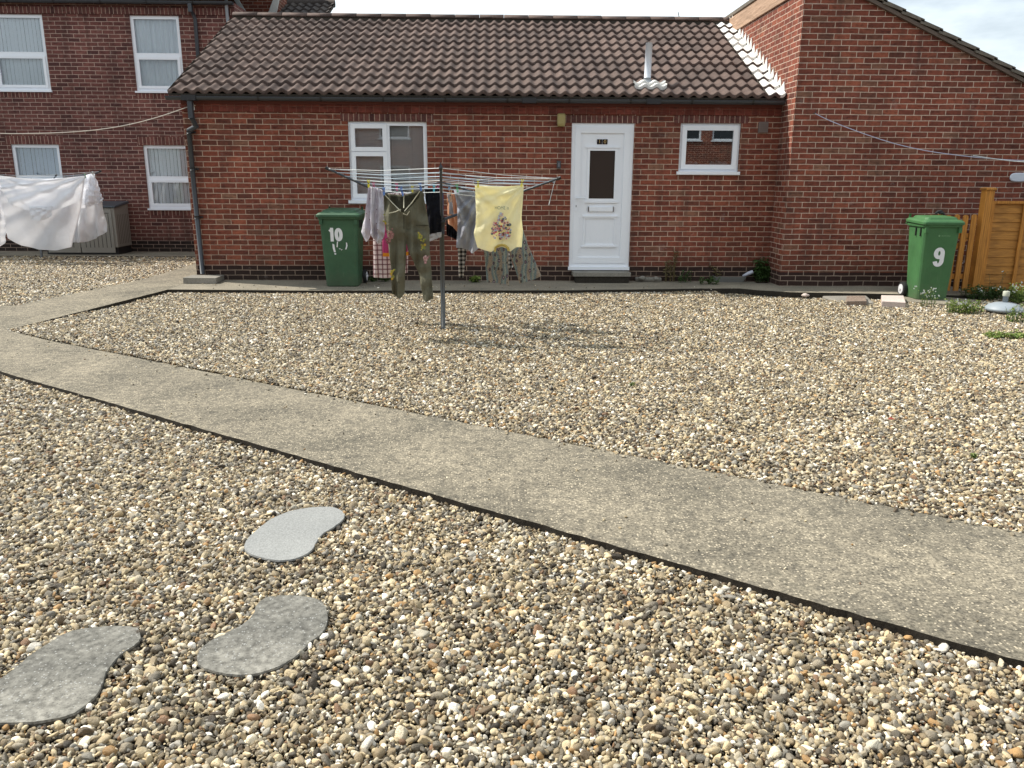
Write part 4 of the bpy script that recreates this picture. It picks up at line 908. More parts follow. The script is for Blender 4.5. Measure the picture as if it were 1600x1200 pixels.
stroke('seam',[[(631,335),(631,358)],[(650,352),(670,352)],[(600,305),(630,308),(660,299)]],at,C_ol2,G_ol,.0035,.038)
def flowers(name,cx,cy,w,h,n,cols,at,parent,rad=.012,seed=0,off=.03,shape=None):
    r=random.Random(seed); mb=MB(); ms=[mat('print_%d_%d_%d'%tuple(int(c*99) for c in col),col,.9) for col in cols]
    for k in range(n):
        for _ in range(30):
            x=cx+r.uniform(-w,w); y=cy+r.uniform(-h,h)
            if shape is None or shape(x,y): break
        P=at(x,y,off); rr=rad*r.uniform(.45,1.2); pet=r.choice((5,6,8)); A=[]; mi=r.randrange(len(cols))
        for a in range(pet*2):
            g=6.283*a/(pet*2)+k; q=rr*(1 if a%2 else .62); A.append((P.x+q*math.cos(g),P.y-.0012*(k%5),P.z+q*math.sin(g)))
        mb.loft([[(a,b+.004,c) for a,b,c in A],A][::1],mi); 
        if rr>rad*.8: B=[(P.x+.35*(a-P.x),P.y-.0085,P.z+.35*(c-P.z)) for a,b,c in A]; mb.loft([[(a,b+.004,c) for a,b,c in B],B],(mi+1)%len(cols))
    o=mb.build(name,ms); world_child(o,parent,(0,0,0)); return o
PK=[(.32,.15,.14),(.42,.26,.22),(.2,.07,.08)]; YW=[(.5,.3,.03),(.42,.36,.06),(.2,.24,.06)]
flowers('embroidery',609,368,5,11,26,PK,at,G_ol,.018,1,.05); flowers('embroidery',656,367,3,5,12,YW,at,G_ol,.018,2,.05); flowers('embroidery',661,382,4,9,14,YW,at,G_ol,.015,3,.05)
flowers('embroidery',667,405,4,6,14,[(.6,.42,.4),(.4,.2,.2)],at,G_ol,.015,4,.05); flowers('embroidery',614,429,3,8,12,YW,at,G_ol,.014,5,.05); flowers('embroidery',601,343,2,8,8,YW,at,G_ol,.012,6,.045)
cloth('pyjama_trousers',[([(583,302),(637,302)],[(583,302),(583,345)],[(583,345),(638,345)],[(637,302),(638,345)]),([(583,343),(611,343)],[(583,343),(583,433)],[(583,433),(597,434),(611,434)],[(611,343),(611,434)]),([(613,343),(639,343)],[(613,343),(619,430)],[(619,430),(637,426)],[(639,343),(638,380),(637,426)])],None,[C_plaid],8.95,'white pyjama trousers with maroon plaid lines behind the olive trousers','clothing',G1,seed=3,fold=.008)
pk,at=cloth('pink_blouse',[([(597,305),(638,305)],[(597,305),(598,400)],[(598,400),(638,398)],[(638,305),(637,398)])],None,[C_pink],8.72,'bright pink top with orange hem, mostly hidden behind the olive trousers','clothing',G1,seed=4,fold=.006)
patch_poly('hem',[(598,395),(618,396),(638,393),(638,399),(618,401),(598,401)],at,[C_or],pk,.03)
bk,at=cloth('shorts',[([(663,294),(686,294)],[(663,294),(667,330),(668,366)],[(668,366),(690,362)],[(686,294),(689,325),(690,362)])],None,[C_blk],8.35,'black shorts with a broad white hem, left of the dryer pole','clothing',G1,seed=5,fold=.01,nf=2)
cloth('hem_band',[([(668,366.5),(690,362)],[(668,366.5),(669,378)],[(669,378),(690,370)],[(690,362),(690,370)])],bk,[C_wht],8.345,seed=5,fold=.01,nu=16,nv=8)
cloth('denim_shorts',[([(684,300),(693,301)],[(684,300),(685,345)],[(685,345),(693,342)],[(693,301),(693,342)])],None,[C_blue],8.62,'small blue denim garment directly behind the dryer pole','clothing',G1,seed=6,fold=.008,nu=20)
cloth('peach_blouse',[([(698,302),(717,304)],[(698,302),(699,330),(700,349)],[(700,349),(707,354),(716,365)],[(717,304),(717,335),(717,365)])],None,[C_peach],8.75,'peach coloured top hanging right of the dryer pole','clothing',G1,seed=7,nf=2)
cloth('white_sock',[([(698,303),(704,303)],[(698,303),(702,320),(702,334)],[(702,334),(709,336)],[(704,303),(707,318),(709,336)])],None,[C_wht],8.5,'white sock pegged in front of the peach top','clothing',G1,seed=8,nu=16,nv=24,puff=.012)
cloth('black_blouse',[([(697,340),(718,340)],[(697,340),(698,368)],[(698,368),(706,371),(716,378)],[(718,340),(718,378)])],None,[C_blk],8.98,'black garment showing below the peach top','clothing',G1,seed=9)
cloth('grey_shirt',[([(709,297),(722,297),(744,300)],[(709,297),(714,320),(715,350),(713,386)],[(713,386),(722,388),(732,391),(738,395),(749,387)],[(744,300),(746,345),(749,387)])],None,[C_grey],8.32,'light grey t-shirt between the dryer pole and the yellow sweatshirt','clothing',G1,seed=10,fold=.05,drape=True)
cloth('gingham_trousers',[([(714,303),(780,303)],[(714,303),(714,345)],[(714,345),(785,345)],[(780,303),(785,345)]),([(714,343),(742,343)],[(714,343),(713,370),(716,400),(717,433)],[(717,433),(724,434)],[(742,343),(730,385),(724,434)]),([(752,343),(786,343)],[(752,343),(770,380),(795,421)],[(795,421),(802,417)],[(786,343),(792,380),(802,417)])],None,[C_ging],9.05,'black and white gingham trousers with narrow legs below the grey shirt','clothing',G1,seed=11,fold=.008)
cloth('patterned_trousers',[([(750,300),(812,300)],[(750,300),(754,345)],[(754,345),(812,345)],[(812,300),(812,345)]),([(754,343),(793,343)],[(754,343),(756,390),(761,441)],[(761,441),(778,442),(795,444)],[(793,343),(794,390),(795,444)]),([(783,343),(812,343)],[(783,343),(795,390),(812,443)],[(812,443),(830,438),(846,431)],[(812,343),(824,380),(846,431)])],None,[C_pais],8.66,'wide legged trousers in a grey and teal paisley pattern','clothing',G1,seed=12,fold=.01,nf=2)
sw,at=cloth('sweatshirt',[([(742,290),(780,291.5),(818.5,289.5)],[(742,290),(744,335),(743,352),(740,365),(746,387)],[(746,387),(757,391),(768,394),(775,388),(784,385),(792,388),(797,393),(806,386),(815.5,387)],[(818.5,289.5),(815,340),(817.5,362),(815.5,387)])],None,[C_yel],7.9,'pale yellow sweatshirt printed with a floral teardrop, hung upside down','clothing',G1,puff=.02,fold=.03,drape=True,seed=13,nu=60,nv=60)
# print
def tear(x,y):
    t=(y-331)/42.; 
    if t<0 or t>1: return False
    wd=15.5*math.sin(math.pi*min(1,t**1.25*.78))**.9
    return abs(x-783.5)<wd*1.02
cols=[(.62,.16,.20),(.75,.38,.40),(.07,.10,.08),(.38,.45,.62),(.75,.80,.85),(.80,.55,.5),(.30,.34,.25),(.65,.38,.33),(.60,.66,.70),(.03,.02,.03),(.52,.05,.04)]
flowers('flower_print',783.5,352,16,21,130,cols,at,sw,.015,21,.03,tear)
tx=text('HOME is',.043,mat('print_grey_green',(.13,.17,.11),.9),'lettering',None,(0,0,0),sx=.85,ext=.001); world_child(tx,sw,at(784,325,.03))
ring=[(773,393),(774,387),(778,384),(784,382.5),(790,384),(794,388),(795,392)]
stroke('collar',[ring],at,C_yel2,sw,.012,.012)
# sheets on the far dryer
G2='white sheets drying at the left'
sh,at=cloth('bed_sheet',[([(-4,274),(30,278.5),(70,280.5),(105,278),(133,275)],[(-4,274),(2,315),(9,348),(14,372)],[(14,372),(35,384),(60,390),(90,391),(112,386)],[(133,275),(128,315),(121,345),(112,386)])],None,[C_sheet],15.12,'large white sheet billowing in the middle of the left dryer','bed sheet',G2,puff=.02,fold=.045,drape=True,seed=20,nu=70,nv=60)
cloth('front_fold',[([(-6,273.5),(30,278),(70,280),(105,277.5),(133,274.5)],[(-6,273.5),(4,300),(16,318)],[(16,318),(40,328),(75,331),(100,324),(125,314)],[(133,274.5),(129,295),(125,314)])],sh,[C_sheet],14.88,fold=.042,drape=True,seed=21,nu=70,puff=.01)
cloth('corner_flap',[([(46,322),(82,322)],[(46,322),(46,343)],[(46,343),(65,345),(82,337)],[(82,322),(82,337)])],sh,[C_sheet],14.78,fold=.03,drape=True,seed=22,nu=20,nv=16)
s2,at=cloth('bed_sheet',[([(131,276),(140,272),(148,271.5)],[(131,276),(124,320),(115,350),(111,379)],[(111,379),(135,378),(152,371),(168,362)],[(148,271.5),(155,300),(161,315),(164,340),(168,362)])],None,[C_sheet],15.45,'narrower white sheet hanging in long folds at the right of the left dryer','bed sheet',G2,puff=.02,fold=.045,nf=2.6,seed=23)
cloth('front_fold',[([(131,275.5),(140,271.5),(148,271)],[(131,275.5),(128,300),(127,326)],[(127,326),(142,322),(163,315)],[(148,271),(154,295),(163,315)])],s2,[C_sheet],15.33,fold=.06,nf=2.6,seed=24)
cloth('bed_sheet',[([(-40,276),(-2,284)],[(-40,276),(-40,392)],[(-40,392),(-5,390),(6,380)],[(-2,284),(4,330),(7,360),(6,380)])],None,[C_sheet],15.0,'white sheet cut off by the left edge of the photo','bed sheet',G2,fold=.04,nf=2,seed=25)
# pegs
def peg(x,y,Y,col,label,h=.075,tilt=0,name='clothes_peg'):
    P=onY(x,y,Y); m=MB(); w_=.009; z0,z1=-h/2,h/2; c,s=math.cos(tilt),math.sin(tilt)
    for sx in(-1,1):
        A=[(sx*.0135,z1),(sx*.006,.008),(sx*.010,-.012),(sx*.007,z0),(sx*.001,z0),(sx*.0015,-.01),(sx*.001,.006),(sx*.006,z1)]
        if sx<0: A=A[::-1]
        A=[(a*c-b*s,a*s+b*c) for a,b in A]
        m.loft([[(P.x+a,P.y+w_,P.z+b) for a,b in A],[(P.x+a,P.y-w_,P.z+b) for a,b in A]],0)
    m.tube([(P.x,P.y-w_*1.3,P.z+.004),(P.x,P.y+w_*1.3,P.z+.004)],.006,8,1)
    pm=mat('peg_%d_%d_%d'%tuple(int(v*99) for v in col),col,.4); o=m.build(name,[pm,M_gal],origin=tuple(P)); tag(o,label,'clothes peg','clothes pegs on the dryers')
YEL=(.85,.75,.05);PNK=(.8,.10,.28);BLU=(.10,.24,.62);TEA=(.06,.55,.68);GRN=(.02,.48,.16);LBL=(.22,.40,.62);WD=(.62,.40,.24)
for a in [(576,287,8.14,YEL,'yellow peg at the left end, on the spotted pyjama top'),(584,291,8.55,PNK,'pink peg just right of the leftmost yellow peg'),(620,292,8.9,PNK,'pink peg behind the waist of the olive trousers'),
 (628,299,7.85,BLU,'dark blue peg on the middle of the olive waistband',.09,.25),(644.5,295,8.6,YEL,'yellow peg behind the olive waistband'),(657,292,7.86,BLU,'blue peg at the right corner of the olive trousers',.075,.15),(600,299,7.86,BLU,'blue peg at the left corner of the olive trousers'),
 (678,294,8.28,TEA,'turquoise peg on the black shorts'),(684,291.5,8.5,PNK,'pink peg next to the dryer pole'),(702,292,8.5,LBL,'pale blue peg just right of the dryer pole'),(704,306,8.4,WD,'pale wooden peg on the white sock',.12),
 (714.5,294,8.26,GRN,'green peg on the grey t-shirt',.08,.1),(747,287,7.83,YEL,'yellow peg on the left corner of the sweatshirt'),(815.5,286,7.83,YEL,'yellow peg on the right corner of the sweatshirt',.07,-.2),
 (133,275,14.9,(.25,.45,.3),'pale green peg between the two right sheets'),(145,271,15.25,(.6,.62,.6),'white peg at the arm tip of the left dryer')]:
    peg(*a)
def ribbon_digits(txt,h,m,name,parent,loc,tilt):
    W=.145*h/.24
    def arc(cx,cz,rx,rz,a0,a1,n=16): return [(cx+rx*math.cos(math.radians(a0+(a1-a0)*k/n)),cz+rz*math.sin(math.radians(a0+(a1-a0)*k/n))) for k in range(n+1)]
    G={'1':[[(.02,-.5),(.02,.5)],[(.05,.40),(-.06,.30),(-.16,.24)]],'0':[arc(0,0,.17,.385,0,360,28)],
       '9':[arc(0,.19,.165,.205,0,360,24),[(.165,.20)]+arc(0,-.18,.165,.22,0,-170,14)]}
    wd={'1':.26,'0':.28,'9':.24}; mb=MB(); tot=sum(.56 if c!='1' else .46 for c in txt); x=-tot/2; yy=0
    for c in txt:
        a=.56 if c!='1' else .46; cx=x+a/2; x+=a; t=wd[c]/2*.9
        for P in G[c]:
            n=len(P); Lp=[];Rp=[]
            for i,(px_,pz_) in enumerate(P):
                closed=P[0]==P[-1] or (abs(P[0][0]-P[-1][0])<1e-6 and abs(P[0][1]-P[-1][1])<1e-6)
                A=P[i-1] if i>0 else (P[-2] if closed else P[0]); B=P[i+1] if i<n-1 else (P[1] if closed else P[-1])
                dx,dz=B[0]-A[0],B[1]-A[1]; l=math.hypot(dx,dz); nx,nz=-dz/l,dx/l; tt=t
                Lp.append((px_+nx*tt,pz_+nz*tt*.8));Rp.append((px_-nx*tt,pz_-nz*tt*.8))
            yy-=.0004
            for i in range(n-1):
                q=[Lp[i],Rp[i],Rp[i+1],Lp[i+1]]; mb.quad([((cx+u)*h,yy,v*h) for u,v in q])
    o=mb.build(name,m,None); o.parent=parent; o.location=loc; o.rotation_euler=(tilt,0,0); return o
# ------------------------------------------------------------------ wheelie bins
def wheelie(x,y,w,d,h,m,label,number,numpos,numsize,rot=0,z0=0.,knob=True):
    """x,y = centre of base; front faces -y"""
    r=empty('wheelie_bin',(x,y,z0),label,'wheelie bin','green wheelie bins'); 
    def P(mb): return mb
    hb=h-.10; b=MB(); bw,bd=w*.80,d*.66
    R=[]
    for t in(0,.015,.5,1.):
        sc=1-.03*(t==0); ww=(bw+(w*.955-bw)*t)*sc; dd=(bd+(d*.92-bd)*t)*sc; R.append(rrect(0,.0+.02*t,hb*t,ww,dd,.05))
    b.loft(R,cap=(True,False),smooth=False)
    R=[rrect(0,.02,hb-.035,w*.95,d*.915,.05),rrect(0,.02,hb-.03,w*1.02,d*.99,.05),rrect(0,.02,hb+.01,w*1.03,d*1.0,.05),rrect(0,.02,hb+.012,w*.9,d*.86,.05)]
    b.loft(R,cap=(False,True))
    # corner gussets and front ribs
    for sx in(-1,1):
        b.box(sx*w*.43-.02,sx*w*.43+.02,-d*.47,-d*.40,hb-.10,hb-.03)
    bo=b.build('body',m,None,bevel=.006); bo.parent=r
    l=MB(); sk=.035
    def rr(z,ww,dd,rad=.05,cy=.02): return rrect(0,cy,z,ww,dd,rad,sk=sk)
    l.loft([rr(hb+.010,w*1.05,d*1.02),rr(hb+.012,w*1.09,d*1.06),rr(hb+.045,w*1.09,d*1.06),rr(hb+.052,w*1.05,d*1.02),rr(hb+.066,w*.99,d*.97),rr(hb+.070,w*.86,d*.80),rr(hb+.098,w*.80,d*.72),rr(hb+.104,w*.72,d*.62)],cap=(True,True))
    lo=l.build('lid',m,None,bevel=.005); lo.parent=r
    k=MB()
    for sx in(-1,1):
        k.tube([(sx*w*.42,d*.55,hb+.02),(sx*w*.42,d*.55,hb+.125)],.016,8)
    k.tube([(-w*.5,d*.56,hb+.0),(w*.5,d*.56,hb+.0)],.014,8)
    ko=k.build('handle',m,None); ko.parent=r
    for sx in(-1,1):
        wh=MB(); cx=sx*(bw/2+.035); cy=bd/2-.02+.04; zz=.10
        def ring(rad,xx): return [(xx,cy+rad*math.cos(a),zz+rad*math.sin(a)) for a in [6.2832*q/24 for q in range(24)]]
        wh.loft([ring(.07,cx-.025),ring(.098,cx-.022),ring(.10,cx-.012),ring(.10,cx+.012),ring(.098,cx+.022),ring(.07,cx+.025)],smooth=False)
        wo_=wh.build('wheel',M_rub,None); wo_.parent=r
        hbm=MB(); hbm.loft([ring(.066,cx+sx*.022),ring(.066,cx+sx*.030),ring(.02,cx+sx*.034),ring(.018,cx+sx*.045)][::sx],smooth=False); ho=hbm.build('hub',M_hub,None); ho.parent=wo_
    ax=MB(); ax.tube([(-bw/2-.03,bd/2+.02,.10),(bw/2+.03,bd/2+.02,.10)],.012,8); ao=ax.build('axle',M_gutd,None); ao.parent=r
    # vertical slots on the sides
    for q in(-.10,.0): 
        for sx in(-1,1): sl_=MB(); sl_.box(sx*w*.478-.012,sx*w*.478+.012,q*1.3-.008,q*1.3+.008,hb-.15,hb-.045); so_=sl_.build('slot',M_gutd,None); so_.parent=r
    zz=numpos[1]; t=zz/hb; yf=.02*t-(bd+(d*.92-bd)*t)/2
    sl2=((d*.92-bd)/2-.02)/hb
    ribbon_digits(number,numsize,M_num,'number',r,(numpos[0],yf-.003,zz),math.atan(sl2))
    r.rotation_euler=(0,0,rot); return r,bo,yf,sl2,hb
b10,bo,yf,sl2,hb=wheelie(-2.14,11.77,.565,.66,1.075,M_bin,'dark green wheelie bin with a white number 10 beside the left window','10',(-.05,.735),.19)
# worn remains of old sticker
m=MB()
def fpt(x,z): 
    t=z/hb; bw,bd=.565*.8,.66*.66; return (x,.02*t-(bd+(.66*.92-bd)*t)/2-.003,z)
for pts in ([(-.10,.61),(-.075,.60),(-.07,.55),(-.06,.49),(-.085,.49),(-.10,.55)],[(-.035,.64),(-.02,.64),(-.03,.56),(-.045,.56)],[(.09,.63),(.105,.62),(.11,.58),(.09,.53),(.075,.53),(.09,.58)],[(-.015,.545),(.01,.54),(.008,.53),(-.01,.535)],[(.015,.525),(.03,.535),(.035,.53),(.02,.515)],[(-.08,.478),(-.055,.475),(-.06,.455),(-.08,.46)]):
    P=[fpt(*q) for q in pts]; m.loft([P,[(a,b-.0015,c) for a,b,c in P]]); 
w_=m.build('worn_sticker',M_num,None); w_.parent=b10
b9,bo9,*_=wheelie(5.86,10.72,.50,.52,1.085,M_bin9,'brighter green wheelie bin with a white number 9 by the picket gate','9',(.0,.57),.26,rot=math.radians(-2),z0=-.03)
tb=MB(); tb.loft([[(-.085+.013*math.cos(a),0,.013*math.sin(a)) for a in [6.283*k/8 for k in range(8)]],[(-.085+.013*math.cos(a),-.0012,.013*math.sin(a)) for a in [6.283*k/8 for k in range(8)]]][::-1])
for k in range(9): tb.box(-.055+k*.013,-.047+k*.013,-.0012,0,-.006,.004+.004*(k%3==0))
tb=tb.build('embossed_mark',mat('faint_emboss',(.16,.30,.15),.5)); tb.parent=b9; tb.location=(.05,-.2135,.845); tb.rotation_euler=(.05,0,0)
p=onY(1468,334,10.95); m=MB(); m.tube([(p.x-.06,p.y,p.z),(p.x-.03,p.y-.01,p.z+.025),(p.x+.01,p.y,p.z+.03),(p.x+.05,p.y+.01,p.z+.012),(p.x+.06,p.y-.02,p.z-.005)],[.012,.02,.022,.015,.008],8)
m.tube([(p.x-.02,p.y-.03,p.z-.0),(p.x+.02,p.y-.03,p.z+.015),(p.x+.06,p.y-.02,p.z-.01)],.010,6); o=m.build('glove',M_rub,origin=tuple(p)); tag(o,'crumpled black glove lying on top of the number 9 bin','glove')
# ------------------------------------------------------------------ storage box
bxp=(-7.95,16.4); sb=empty('storage_box',(-8.1,16.7,0),'beige plastic storage shed with dark lid against the left building','storage box')
fx1=onY(182,360,16.40).x; fx0=fx1-1.45; y0,y1=16.40,17.03; hf=onY(178,325,16.40).z; hk_=onY(200,318,17.0).z
m=MB(); m.loft([[(fx0,y0,.14),(fx1,y0,.14),(fx1,y1,.14),(fx0,y1,.14)],[(fx0,y0,hf),(fx1,y0,hf),(fx1,y1,hk_),(fx0,y1,hk_)]]); m.build('body',M_beige,sb,bevel=.01)
m=MB(); m.box(fx0+.03,fx1-.02,y0+.03,y1,0,.14); m.build('plinth',M_gutd,sb)
m=MB(); m.loft([[(fx0-.03,y0-.03,hf+.002),(fx1+.03,y0-.03,hf+.002),(fx1+.03,y1,hk_+.002),(fx0-.03,y1,hk_+.002)],[(fx0-.03,y0-.03,hf+.045),(fx1+.03,y0-.03,hf+.045),(fx1+.03,y1,hk_+.05),(fx0-.03,y1,hk_+.05)]]); m.build('lid',M_lid,sb,bevel=.012)
mid_=(fx0+fx1)/2
for a,b in((fx0+.08,mid_-.01),(mid_+.01,fx1-.06)):
    m=MB(); m.box(a,b,y0-.018,y0,.04,hf-.03); dd=m.build('door_panel',M_beige,sb,bevel=.006)
    m=MB(); k=a+.09
    while k<b-.07: m.box(k,k+.014,y0-.0195,y0-.012,.14,hf-.12); k+=.082
    m.box(a+.05,b-.05,y0-.0195,y0-.012,hf-.11,hf-.095); m.build('groove',M_beigeD,dd)
m=MB(); k=y0+.10
while k<y1-.06: m.box(fx1-.002,fx1+.0015,k,k+.012,.2,hf-.13); k+=.075
m.build('side_groove',M_beigeD,sb); m=MB(); m.box(mid_-.03,mid_+.02,y0-.04,y0-.018,hf-.14,hf-.06); m.build('latch',M_lid,sb)
# ------------------------------------------------------------------ picket gate, post, fence panel
YP=10.98
pp=onY(1541,320,YP); 
def bx(name,c,w,d,z0,z1,m,label,cat,parent=None,cap=False):
    b=MB(); b.box(c[0]-w/2,c[0]+w/2,c[1]-d/2,c[1]+d/2,z0,z1); 
    return b.build(name,m,parent,bevel=.004)
post=empty('fence_post',(pp.x,YP,0),'square orange stained fence post with a flat cap','post')
ztp=onY(1541,297,YP).z
m=MB(); m.box(pp.x-.058,pp.x+.058,YP-.058,YP+.058,-.12,ztp); m.build('shaft',M_wood,post,bevel=.004)
m=MB(); m.loft([rrect(pp.x,YP,ztp+.001,.15,.15,.008),rrect(pp.x,YP,ztp+.022,.155,.155,.008),rrect(pp.x,YP,ztp+.035,.11,.11,.008)]); m.build('cap',M_wood,post)
fp=empty('board_fence',(pp.x+.07,YP,0),'amber horizontal board fence panel right of the orange post','fence')
x0=pp.x+.062; x1=x0+1.83; ztf=onY(1575,314,YP).z; zb=.03
m=MB(); m.box(x0,x0+.045,YP-.03,YP+.02,zb,ztf); m.box(x1-.045,x1,YP-.03,YP+.02,zb,ztf); m.box(x0+.44,x0+.485,YP-.032,YP-.012,zb,ztf-.04); m.box(x0+.045,x1-.045,YP-.03,YP+.02,ztf-.035,ztf); m.build('frame',M_wood,fp,bevel=.003)
m=MB(); z=zb; k=0
while z<ztf-.05:
    h_=.145; 
    m.loft([[(x0+.046,YP-.004,z),(x1-.046,YP-.004,z),(x1-.046,YP+.006,z),(x0+.046,YP+.006,z)],[(x0+.046,YP+.010,min(z+h_,ztf-.036)),(x1-.046,YP+.010,min(z+h_,ztf-.036)),(x1-.046,YP+.018,min(z+h_,ztf-.036)),(x0+.046,YP+.018,min(z+h_,ztf-.036))]]); z+=.118
m.build('board',M_woodh,fp)
g=empty('picket_gate',(pp.x-.4,YP+.03,0),'orange picket gate with rounded pale tops, behind the number 9 bin','gate')
xg=pp.x-.10; zgt=onY(1515,335,YP).z; k=0
for k in range(6):
    xc=xg-.045-k*.118; m=MB(); hw=.036; zt0=zgt-.03-.01*(k%2)
    A=[(xc-hw,.04),(xc+hw,.04),(xc+hw,zt0)]+[(xc+hw*math.cos(a),zt0+.032*math.sin(a)) for a in [math.pi*j/8 for j in range(1,8)]]+[(xc-hw,zt0)]
    m.loft([[(a,YP+.0,b) for a,b in A],[(a,YP-.02,b) for a,b in A]]); m.build('picket',M_wood,g)
for q in(.20,.75): m=MB(); m.box(xg-.70,xg-.01,YP+.002,YP+.032,q,q+.07); m.build('rail',M_wood,g)
m=MB(); m.loft([[(xg-.68,YP+.002,.26),(xg-.61,YP+.002,.26),(xg-.05,YP+.002,.76),(xg-.12,YP+.002,.76)],[(xg-.68,YP+.03,.26),(xg-.61,YP+.03,.26),(xg-.05,YP+.03,.76),(xg-.12,YP+.03,.76)]]); m.build('brace',M_wood,g)
# ------------------------------------------------------------------ loose blocks and steps
def block(name,poly,z0,z1,m,label,cat,bev=.006,jit=.004):
    b=MB(); r=random.Random(len(label)); b.loft([[(x,y,z0) for x,y in poly],[(x+r.uniform(-jit,jit),y+r.uniform(-jit,jit),z1+r.uniform(-jit,jit)) for x,y in poly]])
    c=np.mean(poly,0); o=b.build(name,m,origin=(c[0],c[1],z0),bevel=bev); tag(o,label,cat); return o
block('concrete_block',[(-4.50,11.86),(-4.02,11.86),(-4.02,12.22),(-4.50,12.22)],0,.085,M_conc,'flat grey concrete block under the bungalow downpipe','concrete block')
ds=empty('doorstep',(1.63,12.1,0),'low concrete doorstep on dark bricks below the white door','doorstep')
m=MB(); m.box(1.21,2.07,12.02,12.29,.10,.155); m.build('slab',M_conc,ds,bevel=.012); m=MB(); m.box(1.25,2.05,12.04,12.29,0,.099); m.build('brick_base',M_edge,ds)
def Q(pts,z): return [tuple(onZ(x,y,z))[:2] for x,y in pts]
block('concrete_pad',[(5.38,10.52),(5.95,10.13),(6.45,10.55),(6.2,10.80),(5.4,11.0)],-.12,-.028,M_pave,'low concrete slab under the number 9 bin','slab')
block('brown_brick',Q([(1322,478),(1353,478),(1350,470),(1322,470)],-.05),-.09,.015,M_brown,'rough brown brick lying flat left of the pink block','brick',.008,.006)
block('pink_block',Q([(1377,480),(1414,482),(1411,470),(1376,470)],-.05),-.085,.025,M_pink,'pale pink concrete block on the gravel left of the number 9 bin','block')
block('broken_slab',[(4.55,10.98),(5.15,10.92),(5.0,10.35),(4.80,10.2),(4.6,10.25)],-.12,-.04,M_conc,'grey broken piece of paving behind the brown brick','broken slab',.015,.02)
m=MB(); blob(m,(4.32,10.98,-.03),.05,seed=3,flat=.5); o=m.build('white_stone',M_pink,origin=(4.32,10.98,-.06)); tag(o,'small white stone at the pavement kerb left of the broken slab','stone')
for i,(x_,y_,r_,lab) in enumerate(((1003,432,.055,'lumpy grey stone just right of the doorstep'),(1026,433,.05,'rounded grey stone left of the tall dry weed'))):
    q=onZ(x_,y_+9,0); m=MB(); blob(m,(q.x,q.y+.03,.06),r_,seed=i+30,flat=.6); o=m.build('stone',M_conc,origin=(q.x,q.y,.03)); tag(o,lab,'stone')
q0=onZ(993,440,0);q1=onZ(1034,440,0); block('kerb_piece',[(q0.x,q0.y),(q1.x,q1.y),(q1.x,q1.y+.12),(q0.x,q0.y+.12)],0,.06,M_conc,'short grey kerb piece carrying two small stones by the doorstep','kerb stone',.02)
q0=onZ(1116,441,0);q1=onZ(1166,441,0); tr_=MB(); tr_.loft([rrect((q0.x+q1.x)/2,q0.y+.08,0,q1.x-q0.x-.06,.13,.03),rrect((q0.x+q1.x)/2,q0.y+.08,.085,q1.x-q0.x,.18,.03),rrect((q0.x+q1.x)/2,q0.y+.08,.085,q1.x-q0.x-.04,.14,.02),rrect((q0.x+q1.x)/2,q0.y+.08,.05,q1.x-q0.x-.06,.12,.02)])
o=tr_.build('trough',mat('grey_trough',(.17,.17,.16),.8),origin=(q0.x,q0.y,0)); tag(o,'low dark grey plant trough by the wall under the small window','planter')
m=MB(); m.tube([(q1.x-.05,q0.y+.06,.09),(q1.x+.04,q0.y+.05,.13),(q1.x+.10,q0.y+.05,.155)],[.012,.03,.028],8); o=m.build('scoop',mat('pale_scoop',(.5,.52,.6),.4),origin=(q1.x,q0.y,.09)); tag(o,'pale plastic scoop resting on the end of the dark trough','scoop')
# parasol base
q=onZ(1568,487,-.03); pb=empty('parasol_base',(q.x,q.y,-.06),'round grey plastic parasol base standing among weeds','parasol base')
def lathe(m,c,prof,n=32,mi=0):
    m.loft([[(c[0]+r*math.cos(6.2832*k/n),c[1]+r*math.sin(6.2832*k/n),c[2]+z) for k in range(n)] for r,z in prof],mi,smooth=True)
m=MB(); lathe(m,(q.x,q.y,-.025),[(.19,0),(.212,.015),(.215,.04),(.205,.046),(.20,.052),(.17,.080),(.11,.102),(.045,.112),(.04,.112)]); bb=m.build('basin',M_par,pb)
m=MB(); lathe(m,(q.x,q.y,.08),[(.03,0),(.03,.10),(.034,.10)]); m.build('neck',M_par,pb)
m=MB(); lathe(m,(q.x,q.y,.16),[(.037,0),(.038,.005),(.038,.055),(.032,.06),(.02,.06)]); m.build('cap',M_parc,pb)
for a in(-1.2,-1.9): m=MB(); m.tube([(q.x+.205*math.cos(a),q.y+.205*math.sin(a),-.032),(q.x+.222*math.cos(a),q.y+.222*math.sin(a),-.032)],.02,10); m.build('plug',M_gutd,pb)
